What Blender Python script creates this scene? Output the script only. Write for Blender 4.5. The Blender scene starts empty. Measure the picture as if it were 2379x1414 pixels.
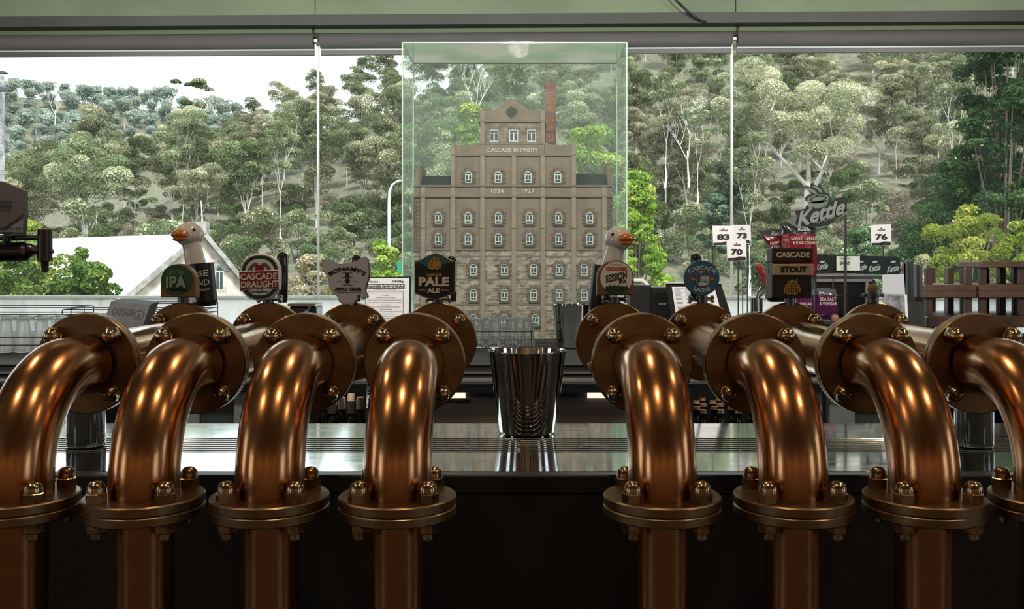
import bpy, math, random
from mathutils import Vector, Matrix, noise
PI = math.pi
SC = bpy.context.scene
COL = SC.collection

# ---------------------------------------------------------------- camera
F = 2200.0; CU = 1205.0; CV = 618.0; EYE = 1.5          # focal length in px, vanishing point, eye height
cam = bpy.data.cameras.new('camera'); camo = bpy.data.objects.new('camera', cam); COL.objects.link(camo)
camo.location = (0, 0, EYE); camo.rotation_euler = (PI/2, 0, 0)
cam.sensor_width = 36.0; cam.lens = 36.0*F/2379.0
cam.shift_x = (1189.5-CU)/2379.0; cam.shift_y = (CV-707.0)/2379.0
cam.clip_start = 0.05; cam.clip_end = 1500
SC.camera = camo
# ---------------------------------------------------------------- sky, sun, exposure
w = bpy.data.worlds.new('sky'); SC.world = w; w.use_nodes = True
bg = w.node_tree.nodes['Background']; bg.inputs[0].default_value = (0.90, 0.96, 1.0, 1); bg.inputs[1].default_value = 2.1
sun = bpy.data.lights.new('sun', 'SUN'); sun.energy = 6.5; sun.angle = math.radians(12); sun.color = (1.0, 0.96, 0.88)
suno = bpy.data.objects.new('sun', sun); COL.objects.link(suno); suno.rotation_euler = (math.radians(25), math.radians(14), 0)
SC.view_settings.view_transform = 'Standard'; SC.view_settings.look = 'None'
SC.view_settings.exposure = 0.12; SC.view_settings.gamma = 1.0; SC.view_settings.use_curve_mapping = False
SC.cycles.max_bounces = 7; SC.cycles.diffuse_bounces = 3; SC.cycles.glossy_bounces = 4
SC.cycles.transmission_bounces = 6; SC.cycles.transparent_max_bounces = 14
SC.cycles.caustics_reflective = False; SC.cycles.caustics_refractive = False
SC.cycles.sample_clamp_indirect = 6.0

def portal(name, loc, rot, sx, sy):
    l = bpy.data.lights.new(name, 'AREA'); l.shape = 'RECTANGLE'; l.size = sx; l.size_y = sy
    l.cycles.is_portal = True
    o = bpy.data.objects.new(name, l); COL.objects.link(o); o.location = loc; o.rotation_euler = rot
portal('daylight_front', (0, 5.12, 2.12), (PI/2+PI, 0, 0), 8.6, 1.0)
for sx in (-1, 1):
    for y, wd_ in ((-2.5, 1.6), (.8, 1.2)): portal('daylight_side', (sx*5.08, y, 1.75), (0, sx*PI/2, 0), 1.9, wd_)

# ---------------------------------------------------------------- helpers
def P(u, v, Y):                                          # where a ray of the photograph meets depth Y
    return Vector(((u-CU)*Y/F, Y, EYE-(v-CV)*Y/F))
def tag(o, label=None, cat=None, group=None, kind=None):
    if label: o['label'] = label
    if cat: o['category'] = cat
    if group: o['group'] = group
    if kind: o['kind'] = kind
    return o
def thing(name, loc, label, cat, group=None, rz=0):
    o = bpy.data.objects.new(name, None); COL.objects.link(o); o.empty_display_size = .02
    o.location = loc; o.rotation_euler = (0, 0, rz)
    return tag(o, label, cat, group)
def kids(o): return list(o.children)
def copy_tree(o, parent=None):
    c = o.copy(); COL.objects.link(c); c.parent = parent
    for ch in kids(o): copy_tree(ch, c)
    return c
def dup(o, loc, rz=0, scale=None, label=None, cat=None, group=None):
    c = copy_tree(o); c.location = loc; c.rotation_euler = (0, 0, rz)
    if scale is not None: c.scale = (scale, scale, scale) if not hasattr(scale, '__len__') else scale
    return tag(c, label, cat, group)

class MB:
    def __init__(s, o=(0, 0, 0)): s.v = []; s.f = []; s.m = []; s.o = Vector(o); s.mi = 0
    def add(s, vs, fs):
        n = len(s.v); s.v += [tuple(Vector(p)-s.o) for p in vs]
        for f in fs: s.f.append(tuple(i+n for i in f)); s.m.append(s.mi)
        return s
    def box(s, x0, x1, y0, y1, z0, z1, b=0.0):
        if b <= 0:
            vs = [(x, y, z) for z in (z0, z1) for y in (y0, y1) for x in (x0, x1)]
            return s.add(vs, [(0, 2, 3, 1), (4, 5, 7, 6), (0, 1, 5, 4), (2, 6, 7, 3), (0, 4, 6, 2), (1, 3, 7, 5)])
        rings = []
        for z, k in ((z0, b), (z0+b, 0), (z1-b, 0), (z1, b)):
            a0, a1, c0, c1 = x0+k, x1-k, y0+k, y1-k; q = b*(0 if k else 1)
            rings.append([(a0+q, c0, z), (a1-q, c0, z), (a1, c0+q, z), (a1, c1-q, z), (a1-q, c1, z), (a0+q, c1, z), (a0, c1-q, z), (a0, c0+q, z)])
        vs = [p for r in rings for p in r]; fs = [tuple(range(7, -1, -1)), tuple(range(24, 32))]
        for r in range(3):
            for i in range(8): j = (i+1) % 8; fs.append((r*8+i, r*8+j, r*8+8+j, r*8+8+i))
        return s.add(vs, fs)
    def obox(s, c, ax, ay, az):                            # oriented box: centre, three half-axis vectors
        c = Vector(c); ax = Vector(ax); ay = Vector(ay); az = Vector(az)
        vs = [c+ax*i+ay*j+az*k for k in (-1, 1) for j in (-1, 1) for i in (-1, 1)]
        return s.add(vs, [(0, 2, 3, 1), (4, 5, 7, 6), (0, 1, 5, 4), (2, 6, 7, 3), (0, 4, 6, 2), (1, 3, 7, 5)])
    def tube(s, pts, r, n=12, cap=True, up=None):
        pts = [Vector(p) for p in pts]; m = len(pts)
        rs = r if hasattr(r, '__len__') else [r]*m
        t0 = (pts[1]-pts[0]).normalized()
        a = Vector((0, 0, 1)) if abs(t0.z) < .9 else Vector((1, 0, 0))
        nx = t0.cross(a).normalized(); vs = []
        for i in range(m):
            t = (pts[min(i+1, m-1)]-pts[max(i-1, 0)]).normalized()
            nx = (nx-t*nx.dot(t)).normalized(); ny = t.cross(nx)
            for k in range(n):
                an = 2*PI*k/n; vs.append(pts[i]+(nx*math.cos(an)+ny*math.sin(an))*rs[i])
        fs = []
        for i in range(m-1):
            for k in range(n):
                j = (k+1) % n; fs.append((i*n+k, i*n+j, (i+1)*n+j, (i+1)*n+k))
        if cap: fs.append(tuple(range(n-1, -1, -1))); fs.append(tuple(range((m-1)*n, m*n)))
        return s.add(vs, fs)
    def lathe(s, prof, c=(0, 0, 0), axis=(0, 0, 1), n=32, ref=None, capa=True, capb=True):
        c = Vector(c); d = Vector(axis).normalized()       # prof: (radius, distance along the axis)
        a = ref or (Vector((1, 0, 0)) if abs(d.x) < .9 else Vector((0, 1, 0)))
        nx = (a-d*a.dot(d)).normalized(); ny = d.cross(nx); vs = []
        for r, h in prof:
            for k in range(n):
                an = 2*PI*k/n; vs.append(c+d*h+(nx*math.cos(an)+ny*math.sin(an))*r)
        fs = []; m = len(prof)
        for i in range(m-1):
            for k in range(n):
                j = (k+1) % n; fs.append((i*n+k, i*n+j, (i+1)*n+j, (i+1)*n+k))
        if capa: fs.append(tuple(range(n-1, -1, -1)))
        if capb: fs.append(tuple(range((m-1)*n, m*n)))
        return s.add(vs, fs)
    def prism(s, pts, y0, y1, bev=0.0):                     # (x,z) outline extruded from y0 (front) to y1
        n = len(pts); ar = sum(pts[i][0]*pts[(i+1) % n][1]-pts[(i+1) % n][0]*pts[i][1] for i in range(n))
        if ar < 0: pts = list(reversed(pts))
        rings = [(pts, y0), (pts, y1)]
        if bev > 0:
            cx = sum(p[0] for p in pts)/n; cz = sum(p[1] for p in pts)/n
            ins = []
            for i in range(n):
                a = Vector(pts[i-1]); b = Vector(pts[i]); c = Vector(pts[(i+1) % n])
                e = (c-a); nrm = Vector((-e.y, e.x)); nrm = nrm.normalized() if nrm.length else nrm
                ins.append((b.x+nrm.x*bev, b.y+nrm.y*bev))
            rings = [(ins, y0), (pts, y0+bev), (pts, y1)]
        vs = [(p[0], y, p[1]) for r, y in rings for p in r]; fs = [tuple(range(n))]
        for r in range(len(rings)-1):
            for i in range(n): j = (i+1) % n; fs.append((r*n+j, r*n+i, (r+1)*n+i, (r+1)*n+j))
        L = (len(rings)-1)*n; fs.append(tuple(L+i for i in range(n-1, -1, -1)))
        return s.add(vs, fs)
    def sheet(s, pts):                                      # one polygon
        return s.add(pts, [tuple(range(len(pts)))])
    def build(s, name, mats, parent=None, smooth=None, loc=None):
        me = bpy.data.meshes.new(name); me.from_pydata(s.v, [], s.f)
        mats = mats if isinstance(mats, (list, tuple)) else [mats]
        for m in mats: me.materials.append(m)
        if len(mats) > 1: me.polygons.foreach_set('material_index', s.m)
        me.update()
        if smooth is not None:
            me.shade_smooth(); me.set_sharp_from_angle(angle=math.radians(smooth))
        o = bpy.data.objects.new(name, me); COL.objects.link(o)
        if parent: o.parent = parent
        if loc is not None: o.location = loc
        return o

def px(uvs, Y, o=(0, 0, 0)):                                # pixel outline -> (x,z) list at depth Y, relative to o
    return [((u-CU)*Y/F-o[0], EYE-(v-CV)*Y/F-o[2]) for u, v in uvs]
def circ(cx, cz, rx, rz=None, n=40, a0=0, a1=2*PI):
    rz = rz or rx
    m = n if abs(a1-a0-2*PI) < 1e-6 else n+1
    return [(cx+rx*math.cos(a0+(a1-a0)*i/n), cz+rz*math.sin(a0+(a1-a0)*i/n)) for i in range(m)]
def rrect(x0, x1, z0, z1, r, n=6):
    out = []
    for cx, cz, a in ((x1-r, z1-r, 0), (x0+r, z1-r, PI/2), (x0+r, z0+r, PI), (x1-r, z0+r, 1.5*PI)):
        out += [(cx+r*math.cos(a+PI/2*i/n), cz+r*math.sin(a+PI/2*i/n)) for i in range(n+1)]
    return out
def arch(x0, x1, z0, z1, n=10):                             # round-headed window outline
    r = (x1-x0)/2; cx = (x0+x1)/2
    return [(x0, z0), (x1, z0)]+[(cx+r*math.cos(PI*i/n), z1-r+r*math.sin(PI*i/n)) for i in range(n+1)]

_fc = {}
def glyphs(s, bold=0.0):
    key = (s, bold)
    if key in _fc: return _fc[key]
    cu = bpy.data.curves.new('t', 'FONT'); cu.body = s; cu.size = 1.0; cu.offset = bold; cu.resolution_u = 3
    o = bpy.data.objects.new('t', cu); COL.objects.link(o)
    bpy.context.view_layer.update()
    dg = bpy.context.evaluated_depsgraph_get(); me = o.evaluated_get(dg).to_mesh()
    vs = [tuple(v.co) for v in me.vertices]; fs = [tuple(p.vertices) for p in me.polygons]
    o.evaluated_get(dg).to_mesh_clear(); bpy.data.objects.remove(o); bpy.data.curves.remove(cu)
    _fc[key] = (vs, fs); return vs, fs
def lettering(mb, s, x0, x1, z0, z1, y, bold=0.02, bend=0.0, shear=0.0, slope=0.0, th=0.0):
    """flat letters fitted to the box x0..x1, z0..z1 on the plane y; bend = radius of an arc (+ up, - down)"""
    vs, fs = glyphs(s, bold)
    if not vs: return
    a0 = min(v[0] for v in vs); a1 = max(v[0] for v in vs); b0 = min(v[1] for v in vs); b1 = max(v[1] for v in vs)
    W = x1-x0; H = z1-z0; cx = (x0+x1)/2; out = []
    for v in vs:
        x = (v[0]-a0)/(a1-a0)*W-W/2; z = (v[1]-b0)/(b1-b0)*H
        x += shear*z; z2 = z0+z+slope*x
        if bend:
            a = x/bend; r = bend+z; out.append((cx+r*math.sin(a), y, z0+r*math.cos(a)-bend))
        else: out.append((cx+x, y, z2))
    if th > 0:                                             # raised letters
        n = len(out); mb.add(out+[(p[0], p[1]+th, p[2]) for p in out], fs)
        ec = {}
        for f in fs:
            for i in range(len(f)):
                e = (f[i], f[(i+1) % len(f)]); ec[e] = 1
        side = [(a, b, b+n, a+n) for (a, b) in ec if (b, a) not in ec]
        nn = len(mb.v)-2*n
        for q in side: mb.f.append(tuple(i+nn for i in q)); mb.m.append(mb.mi)
    else: mb.add(out, fs)

# ---------------------------------------------------------------- materials
def srgb(r, g, b):
    f = lambda c: (c/255/12.92) if c <= 10 else ((c/255+.055)/1.055)**2.4
    return (f(r), f(g), f(b), 1)
_m = {}
def mat(name, col, rough=.5, metal=0.0, col2=None, scale=20, detail=3, bump=0, bscale=None, emit=None, estr=0, spec=.5, rvar=0, coat=0, stretch=None, thr=(.4, .6)):
    if name in _m: return _m[name]
    m = bpy.data.materials.new(name); m.use_nodes = True; nt = m.node_tree; N = nt.nodes; L = nt.links
    b = N['Principled BSDF']; b.inputs['Base Color'].default_value = col; b.inputs['Roughness'].default_value = rough
    b.inputs['Metallic'].default_value = metal; b.inputs['Specular IOR Level'].default_value = spec
    if coat: b.inputs['Coat Weight'].default_value = coat; b.inputs['Coat Roughness'].default_value = .10 if metal else .08
    if emit: b.inputs['Emission Color'].default_value = emit; b.inputs['Emission Strength'].default_value = estr
    if col2 or bump or rvar:
        tc = N.new('ShaderNodeTexCoord'); mp = N.new('ShaderNodeMapping'); L.new(tc.outputs['Object'], mp.inputs[0])
        if stretch: mp.inputs['Scale'].default_value = stretch
        nz = N.new('ShaderNodeTexNoise'); nz.inputs['Scale'].default_value = scale; nz.inputs['Detail'].default_value = detail
        L.new(mp.outputs[0], nz.inputs['Vector'])
        if col2:
            rp = N.new('ShaderNodeValToRGB'); rp.color_ramp.elements[0].color = col; rp.color_ramp.elements[1].color = col2
            rp.color_ramp.elements[0].position = thr[0]; rp.color_ramp.elements[1].position = thr[1]
            L.new(nz.outputs[0], rp.inputs[0]); L.new(rp.outputs[0], b.inputs['Base Color'])
        if rvar:
            mr = N.new('ShaderNodeMapRange'); mr.inputs['To Min'].default_value = max(0.02, rough-rvar); mr.inputs['To Max'].default_value = rough+rvar
            mr.inputs['From Min'].default_value = .3; mr.inputs['From Max'].default_value = .7
            L.new(nz.outputs[0], mr.inputs[0]); L.new(mr.outputs[0], b.inputs['Roughness'])
        if bump:
            n2 = N.new('ShaderNodeTexNoise'); n2.inputs['Scale'].default_value = bscale or scale*2; n2.inputs['Detail'].default_value = 4
            L.new(mp.outputs[0], n2.inputs['Vector'])
            bp = N.new('ShaderNodeBump'); bp.inputs['Strength'].default_value = bump; bp.inputs['Distance'].default_value = .01
            L.new(n2.outputs[0], bp.inputs['Height']); L.new(bp.outputs[0], b.inputs['Normal'])
    _m[name] = m; return m
def glassmat(name, tint=(1, 1, 1, 1), veil=0.0, refl=1.0, veilcol=(.8, .85, .82, 1)):
    if name in _m: return _m[name]
    m = bpy.data.materials.new(name); m.use_nodes = True; nt = m.node_tree; N = nt.nodes; L = nt.links
    for n in list(N): N.remove(n)
    out = N.new('ShaderNodeOutputMaterial'); tr = N.new('ShaderNodeBsdfTransparent'); tr.inputs[0].default_value = tint
    gl = N.new('ShaderNodeBsdfGlossy'); gl.inputs['Roughness'].default_value = 0.02
    fr = N.new('ShaderNodeFresnel'); fr.inputs[0].default_value = 1.45
    mu = N.new('ShaderNodeMath'); mu.operation = 'MULTIPLY'; mu.inputs[1].default_value = refl; L.new(fr.outputs[0], mu.inputs[0])
    mx = N.new('ShaderNodeMixShader'); L.new(mu.outputs[0], mx.inputs[0]); L.new(tr.outputs[0], mx.inputs[1]); L.new(gl.outputs[0], mx.inputs[2])
    last = mx
    if veil > 0:
        df = N.new('ShaderNodeBsdfDiffuse'); df.inputs[0].default_value = veilcol
        tl = N.new('ShaderNodeBsdfTranslucent'); tl.inputs[0].default_value = veilcol
        m0 = N.new('ShaderNodeMixShader'); m0.inputs[0].default_value = .5; L.new(df.outputs[0], m0.inputs[1]); L.new(tl.outputs[0], m0.inputs[2])
        tc = N.new('ShaderNodeTexCoord'); mp = N.new('ShaderNodeMapping'); mp.inputs['Scale'].default_value = (3, 3, .8)
        nz = N.new('ShaderNodeTexNoise'); nz.inputs['Scale'].default_value = 3; nz.inputs['Detail'].default_value = 5
        L.new(tc.outputs['Object'], mp.inputs[0]); L.new(mp.outputs[0], nz.inputs['Vector'])
        m1 = N.new('ShaderNodeMath'); m1.operation = 'MULTIPLY'; m1.inputs[1].default_value = veil*2; L.new(nz.outputs[0], m1.inputs[0])
        m2 = N.new('ShaderNodeMixShader'); L.new(m1.outputs[0], m2.inputs[0]); L.new(mx.outputs[0], m2.inputs[1]); L.new(m0.outputs[0], m2.inputs[2]); last = m2
    L.new(last.outputs[0], out.inputs[0]); _m[name] = m; return m
def brick(name, c1, c2, mortar, sx, sz, rough=.85, bump=.4, rand=True, msize=.02, ox=0, off=.5):
    m = bpy.data.materials.new(name); m.use_nodes = True; nt = m.node_tree; N = nt.nodes; L = nt.links; b = N['Principled BSDF']
    tc = N.new('ShaderNodeTexCoord'); sp = N.new('ShaderNodeSeparateXYZ'); cb = N.new('ShaderNodeCombineXYZ'); ad = N.new('ShaderNodeMath')
    L.new(tc.outputs['Object'], sp.inputs[0]); L.new(sp.outputs[0], ad.inputs[0]); L.new(sp.outputs[1], ad.inputs[1]); L.new(ad.outputs[0], cb.inputs[0]); L.new(sp.outputs[2], cb.inputs[1])
    wn = N.new('ShaderNodeTexNoise'); wn.inputs['Scale'].default_value = 1.3/sx; L.new(cb.outputs[0], wn.inputs['Vector'])
    vm = N.new('ShaderNodeVectorMath'); vm.operation = 'MULTIPLY_ADD'; vm.inputs[1].default_value = (sx*.5, sz*.5, 0); L.new(wn.outputs[1], vm.inputs[0]); L.new(cb.outputs[0], vm.inputs[2])
    bt = N.new('ShaderNodeTexBrick'); bt.inputs['Scale'].default_value = 1; bt.inputs['Brick Width'].default_value = sx; bt.inputs['Row Height'].default_value = sz
    bt.inputs['Mortar Size'].default_value = min(sx, sz)*msize*5; bt.inputs['Color1'].default_value = c1; bt.inputs['Color2'].default_value = c2; bt.inputs['Mortar'].default_value = mortar
    bt.offset = off; L.new(vm.outputs[0], bt.inputs['Vector'])
    nz = N.new('ShaderNodeTexNoise'); nz.inputs['Scale'].default_value = .9/sx; nz.inputs['Detail'].default_value = 4; L.new(cb.outputs[0], nz.inputs['Vector'])
    mr = N.new('ShaderNodeMapRange'); mr.inputs['From Min'].default_value = .3; mr.inputs['From Max'].default_value = .7; mr.inputs['To Min'].default_value = .6; mr.inputs['To Max'].default_value = 1.35; L.new(nz.outputs[0], mr.inputs[0])
    mx = N.new('ShaderNodeVectorMath'); mx.operation = 'SCALE'; L.new(bt.outputs[0], mx.inputs[0]); L.new(mr.outputs[0], mx.inputs['Scale'])
    L.new(mx.outputs[0], b.inputs['Base Color']); b.inputs['Roughness'].default_value = rough
    bp = N.new('ShaderNodeBump'); bp.inputs['Strength'].default_value = bump; bp.inputs['Distance'].default_value = sz*.1; bp.invert = True
    L.new(bt.outputs['Fac'], bp.inputs['Height']); L.new(bp.outputs[0], b.inputs['Normal']); return m

copper = mat('aged_copper', (.54, .25, .10, 1), .22, 1, col2=(.36, .17, .07, 1), scale=14, detail=7, bump=.02, bscale=60, rvar=.04, thr=(.45, .78), coat=.4)
brass = mat('aged_brass', (.30, .205, .115, 1), .36, 1, col2=(.23, .15, .08, 1), scale=30, detail=5, rvar=.06, bump=.03, bscale=120)
nutbrass = mat('bolt_brass', (.55, .42, .26, 1), .22, 1, col2=(.30, .20, .11, 1), scale=60, bump=.05, bscale=90)
steel = mat('brushed_steel', (.88, .92, .93, 1), .08, 1, col2=(.72, .76, .77, 1), scale=9, detail=6, rvar=.03, stretch=(1, 4, 1))
chrome = mat('mirror_steel', (.60, .61, .61, 1), .07, 1)
tin = mat('polished_tin', (.48, .49, .49, 1), .06, 1)
darksteel = mat('dark_steel', (.10, .105, .11, 1), .3, .8)
granite = mat('black_granite', (.014, .014, .0145, 1), .40, 0, col2=(.06, .052, .045, 1), scale=260, detail=2, thr=(.62, .72), spec=.35)
blackp = mat('black_plastic', (.010, .011, .012, 1), .35)
blackm = mat('black_rubber', (.012, .012, .012, 1), .7)
blackg = mat('black_gloss', (.008, .009, .010, 1), .12, coat=.5)
whitep = mat('white_paint', (.72, .77, .78, 1), .5)
paper = mat('white_paper', (.72, .74, .76, 1), .7)
ink = mat('black_ink', (.012, .012, .014, 1), .6)
greyink = mat('grey_ink', (.09, .09, .10, 1), .6)
cream = mat('cream_ink', (.80, .68, .55, 1), .55)
whiteink = mat('white_ink', (.85, .85, .84, 1), .5)
goldink = mat('gold_ink', (.55, .34, .08, 1), .5)
pane_glass = glassmat('window_glass', (.93, .97, .95, 1), refl=.03, veil=.02)
# ================================================================= the room
BAR = 1.10; BACK = 1.16; FILL_SPOT = 85; DOWN = 14; REAR_FILL = 45
def struct(mb, name, m, smooth=None): return tag(mb.build(name, m, smooth=smooth), kind='structure')
SL = math.tan(math.radians(1.3))
def wy(x): return 5.0-SL*x                                      # the window wall runs very slightly askew
def wbox(mb, x0, x1, dy0, dy1, z0, z1):
    vs = [(x, wy(x)+d, z) for z in (z0, z1) for d in (dy0, dy1) for x in (x0, x1)]
    return mb.add(vs, [(0, 2, 3, 1), (4, 5, 7, 6), (0, 1, 5, 4), (2, 6, 7, 3), (0, 4, 6, 2), (1, 3, 7, 5)])
def zv(v): return EYE-(v-CV)*5.0/F
floor_m = mat('floor_tiles', (.06, .055, .05, 1), .4, col2=(.09, .08, .07, 1), scale=3)
wall_m = mat('warm_timber_lining', (.30, .20, .13, 1), .6, col2=(.38, .26, .17, 1), scale=2, stretch=(1, 1, 8))
ceil_m = mat('buff_ceiling', (.34, .27, .20, 1), .7, col2=(.38, .31, .23, 1), scale=2)
struct(MB().box(-5.2, 5.2, -5.2, 5.3, -.12, 0), 'floor', floor_m)
struct(MB().box(-5.2, 5.2, -5.2, 5.3, 2.95, 3.1), 'ceiling', ceil_m)
struct(MB().box(-5.2, 5.2, -5.2, -5.0, 0, 2.95), 'wall_back', wall_m)
for sx, nm in ((-1, 'left'), (1, 'right')):
    a, b = sorted((sx*5.0, sx*5.2))
    m = MB(); m.box(a, b, -5, -3.3, 0, 2.95); m.box(a, b, 1.4, 5.3, 0, 2.95); m.box(a, b, -1.7, .2, .8, 2.7); m.box(a, b, -3.3, 1.4, 0, .8); m.box(a, b, -3.3, 1.4, 2.7, 2.95)
    struct(m, 'wall_'+nm, wall_m)
    m = MB(); fr = whitep
    for y in (-3.3, -2.5, -1.76, .2, .8, 1.34): m.box(sx*5.0-.04, sx*5.0+.04, y, y+.06, .8, 2.7)
    for y0, y1 in ((-3.3, -1.7), (.2, 1.4)): m.box(sx*5.0-.04, sx*5.0+.04, y0, y1, .8, .86); m.box(sx*5.0-.04, sx*5.0+.04, y0, y1, 2.64, 2.7)
    o = struct(m, 'window_5' if sx < 0 else 'window_6', darksteel)
# low wall under the window, white outside ledge behind the glass
m = MB(); wbox(m, -5.1, 5.1, .06, .22, 0, BACK-.1); struct(m, 'wall_front', whitep)
m = MB(); m.sheet([(-5.1, wy(-5.1)+.08, BACK-.1), (5.1, wy(5.1)+.08, BACK-.1), (5.1, wy(5.1)+.08, zv(690)), (-5.1, wy(-5.1)+.08, zv(690))]); struct(m, 'window_4', glassmat('frosted_film', (1, 1, 1, 1), veil=.98, refl=.3, veilcol=(.93, .97, .98, 1)))
m = MB(); wbox(m, -5.1, 5.1, .06, .11, zv(690)-.008, zv(690)+.004); struct(m, 'trim_1', mat('sill_paint', (.66, .72, .72, 1), .35))
green_m = mat('green_painted_fascia', srgb(122, 140, 114), .55, col2=srgb(110, 128, 104), scale=2.5, detail=5, bump=.05, bscale=30)
beam_m = mat('slate_grey_beam', srgb(66, 74, 71), .5, col2=srgb(60, 68, 64), scale=4)
m = MB(); wbox(m, -5.1, -1.0605, -.10, .2, zv(47), 2.95); wbox(m, -1.0555, 1.115, -.10, .2, zv(47), 2.95); wbox(m, 1.12, 5.1, -.10, .2, zv(47), 2.95)
wbox(m, -5.1, 5.1, -.085, .2, zv(47), 2.95); struct(m, 'trim_2', green_m)
m = MB(); wbox(m, -5.1, 5.1, -.13, .2, zv(70), zv(46.5)); struct(m, 'trim_3', beam_m)
m = MB(); wbox(m, -5.1, 5.1, -.05, .2, zv(80), zv(70)); struct(m, 'trim_4', mat('olive_groove', srgb(96, 112, 84), .6))
# panes: three large frameless sheets
J = (-5.05, -1.062, 1.120, 5.05)
clipm = mat('clip_metal', (.5, .52, .52, 1), .25, 1)
for i in range(3):
    x0, x1 = J[i]+.004, J[i+1]-.004
    m = MB(); m.add([(x0, wy(x0)+.0, zv(690)), (x1, wy(x1)+.0, zv(690)), (x1, wy(x1), zv(80)), (x0, wy(x0), zv(80))], [(0, 1, 2, 3)])
    g = struct(m, 'window_%d' % (i+1), pane_glass)
for i, x in enumerate(J[1:3]):
    jm = MB(); y = wy(x); jm.box(x-.0065, x+.0035, y-.012, y+.012, zv(690), zv(104))
    struct(jm, 'trim_%d' % (5+i), mat('silver_joint', (.66, .70, .70, 1), .3, .3))
    t = thing('glass_clip', (x, y-.05, zv(104)), 'small black clip and hook above the %s glass joint, on the green beam' % ('left' if i == 0 else 'right'), 'clip', 'clips above the glass joints')
    c = MB(); c.box(-.012, .012, -.02, .05, 0, .022, .003); c.build('clamp', clipm, t)
    c = MB(); s = 1 if i else -1
    c.tube([(s*.0, 0, .022), (s*.012, -.008, .04), (s*.018, -.01, .065), (s*.010, -.008, .085), (s*.004, .0, .098)], .005, 8); c.build('hook', blackp, t, 60)
# roller blinds rolled up under the beam
bl = [(-5.0, -1.075), (-1.04, 1.105), (1.135, 5.0)]
blm = mat('grey_blind_fabric', srgb(96, 97, 99), .8, col2=srgb(90, 91, 93), scale=3, stretch=(1, 1, 12))
bln = ['left window bay', 'middle window bay behind the glass case', 'right window bay']
for i, (x0, x1) in enumerate(bl):
    xc = (x0+x1)/2; t = thing('roller_blind', (xc, wy(xc)-.0, zv(118)), 'rolled up grey blind at the top of the '+bln[i], 'roller blind', 'rolled up window blinds')
    ox = xc; oy = wy(xc); oz = zv(118)
    m = MB((ox, oy, oz)); n = 10
    for side in range(1):
        pr = []
        for k in range(n+1):
            a = PI*k/n; pr.append((-.05-.035*math.sin(a), zv(99)+(zv(81)-zv(99))*math.cos(a)))
        vs = []; 
        for x in (x0, x1):
            for d, z in pr+[(-.04, zv(117)), (-.035, zv(117)), (-.035, zv(82))]: vs.append((x, wy(x)+d, z))
        q = len(vs)//2; fs = [(k, k+1, q+k+1, q+k) for k in range(q-1)]+[tuple(range(q-1, -1, -1)), tuple(range(q, 2*q))]
        m.add(vs, fs)
    m.build('blind_fabric', blm, t, 30)
    m = MB((ox, oy, oz)); vs = []
    wbox(m, x0, x1, -.052, -.03, zv(130), zv(120)); m.build('bottom_bar', mat('blind_bar', srgb(88, 94, 97), .4), t)
    m = MB((ox, oy, oz)); wbox(m, x0, x1, -.056, -.03, zv(120.5), zv(117)); m.build('top_edge', mat('blind_edge', srgb(190, 205, 208), .3), t)
# cable crossing the fascia
cb = MB(); pts = [P(1560, -14, 4.82), P(1570, 0, 4.82), P(1584, 13, 4.82), P(1600, 29, 4.82), P(1612, 39, 4.83), P(1626, 47, 4.84), P(1640, 52, 4.85)]
o = cb.tube(pts, .0065, 8).build('cable', blackp, None, 60); tag(o, 'thin black cable curving across the green fascia near the right joint', 'cable')
# downlights in the ceiling over the bar: small warm spots
lampm = mat('warm_lamp_glass', (1, 1, 1, 1), .5, emit=(1.0, .62, .26, 1), estr=45)
lampspots = [(-1.5, 1.95), (.02, 2.06), (1.55, 1.95), (-1.35, .72), (.02, .80), (1.4, .72)]
lamppos = ['front row left', 'front row middle', 'front row right', 'rear row left', 'rear row middle', 'rear row right']
for i, (x, y) in enumerate(lampspots):
    t = thing('downlight', (x, y, 2.95), 'round warm ceiling downlight over the bar, '+lamppos[i], 'ceiling light', 'downlights over the bar')
    MB().lathe([(.06, 0), (.06, -.012), (.045, -.012), (.045, -.03), (.0, -.03)], (0, 0, 0), n=24, capb=False).build('trim_ring', whitep, t, 40)
    MB().lathe([(.0, -.0305), (.04, -.031)], (0, 0, 0), n=20, capa=False, capb=True).build('lens', lampm, t)
    l = bpy.data.lights.new('downlight_glow', 'SPOT'); l.energy = DOWN; l.color = (1, .76, .50); l.spot_size = 2.3; l.spot_blend = .7; l.shadow_soft_size = .035
    lo = bpy.data.objects.new('downlight_glow', l); COL.objects.link(lo); lo.location = (0, 0, -.05); lo.parent = t

# added fill spots, out of view, brightening the back counter, model and fascia
for i, x in enumerate((-2.6, -1.3, 0, 1.3, 2.6)):
    t = thing('track_spot', (x, 2.5, 2.95), ('leftmost', 'second', 'middle', 'fourth', 'rightmost')[i]+' black track spotlight aimed at the back counter', 'spotlight', 'track spotlights over the aisle')
    MB().lathe([(.03, 0), (.03, -.02), (.012, -.02), (.012, -.06)], n=20).build('mount', blackp, t, 40)
    MB().lathe([(.0, -.05), (.035, -.05), (.045, .06), (.040, .06), (.030, -.02)], (0, 0, -.08), (0, .6, -.6), n=24, capa=False, capb=False).build('lamp_head', blackp, t, 40)
    l = bpy.data.lights.new('track_light', 'SPOT'); l.energy = FILL_SPOT; l.color = (1, .93, .84); l.spot_size = 2.4; l.spot_blend = .8; l.shadow_soft_size = .06
    lo = bpy.data.objects.new('track_light', l); COL.objects.link(lo); lo.location = (0, .08, -.16); lo.rotation_euler = (math.radians(58), 0, 0); lo.parent = t

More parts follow.
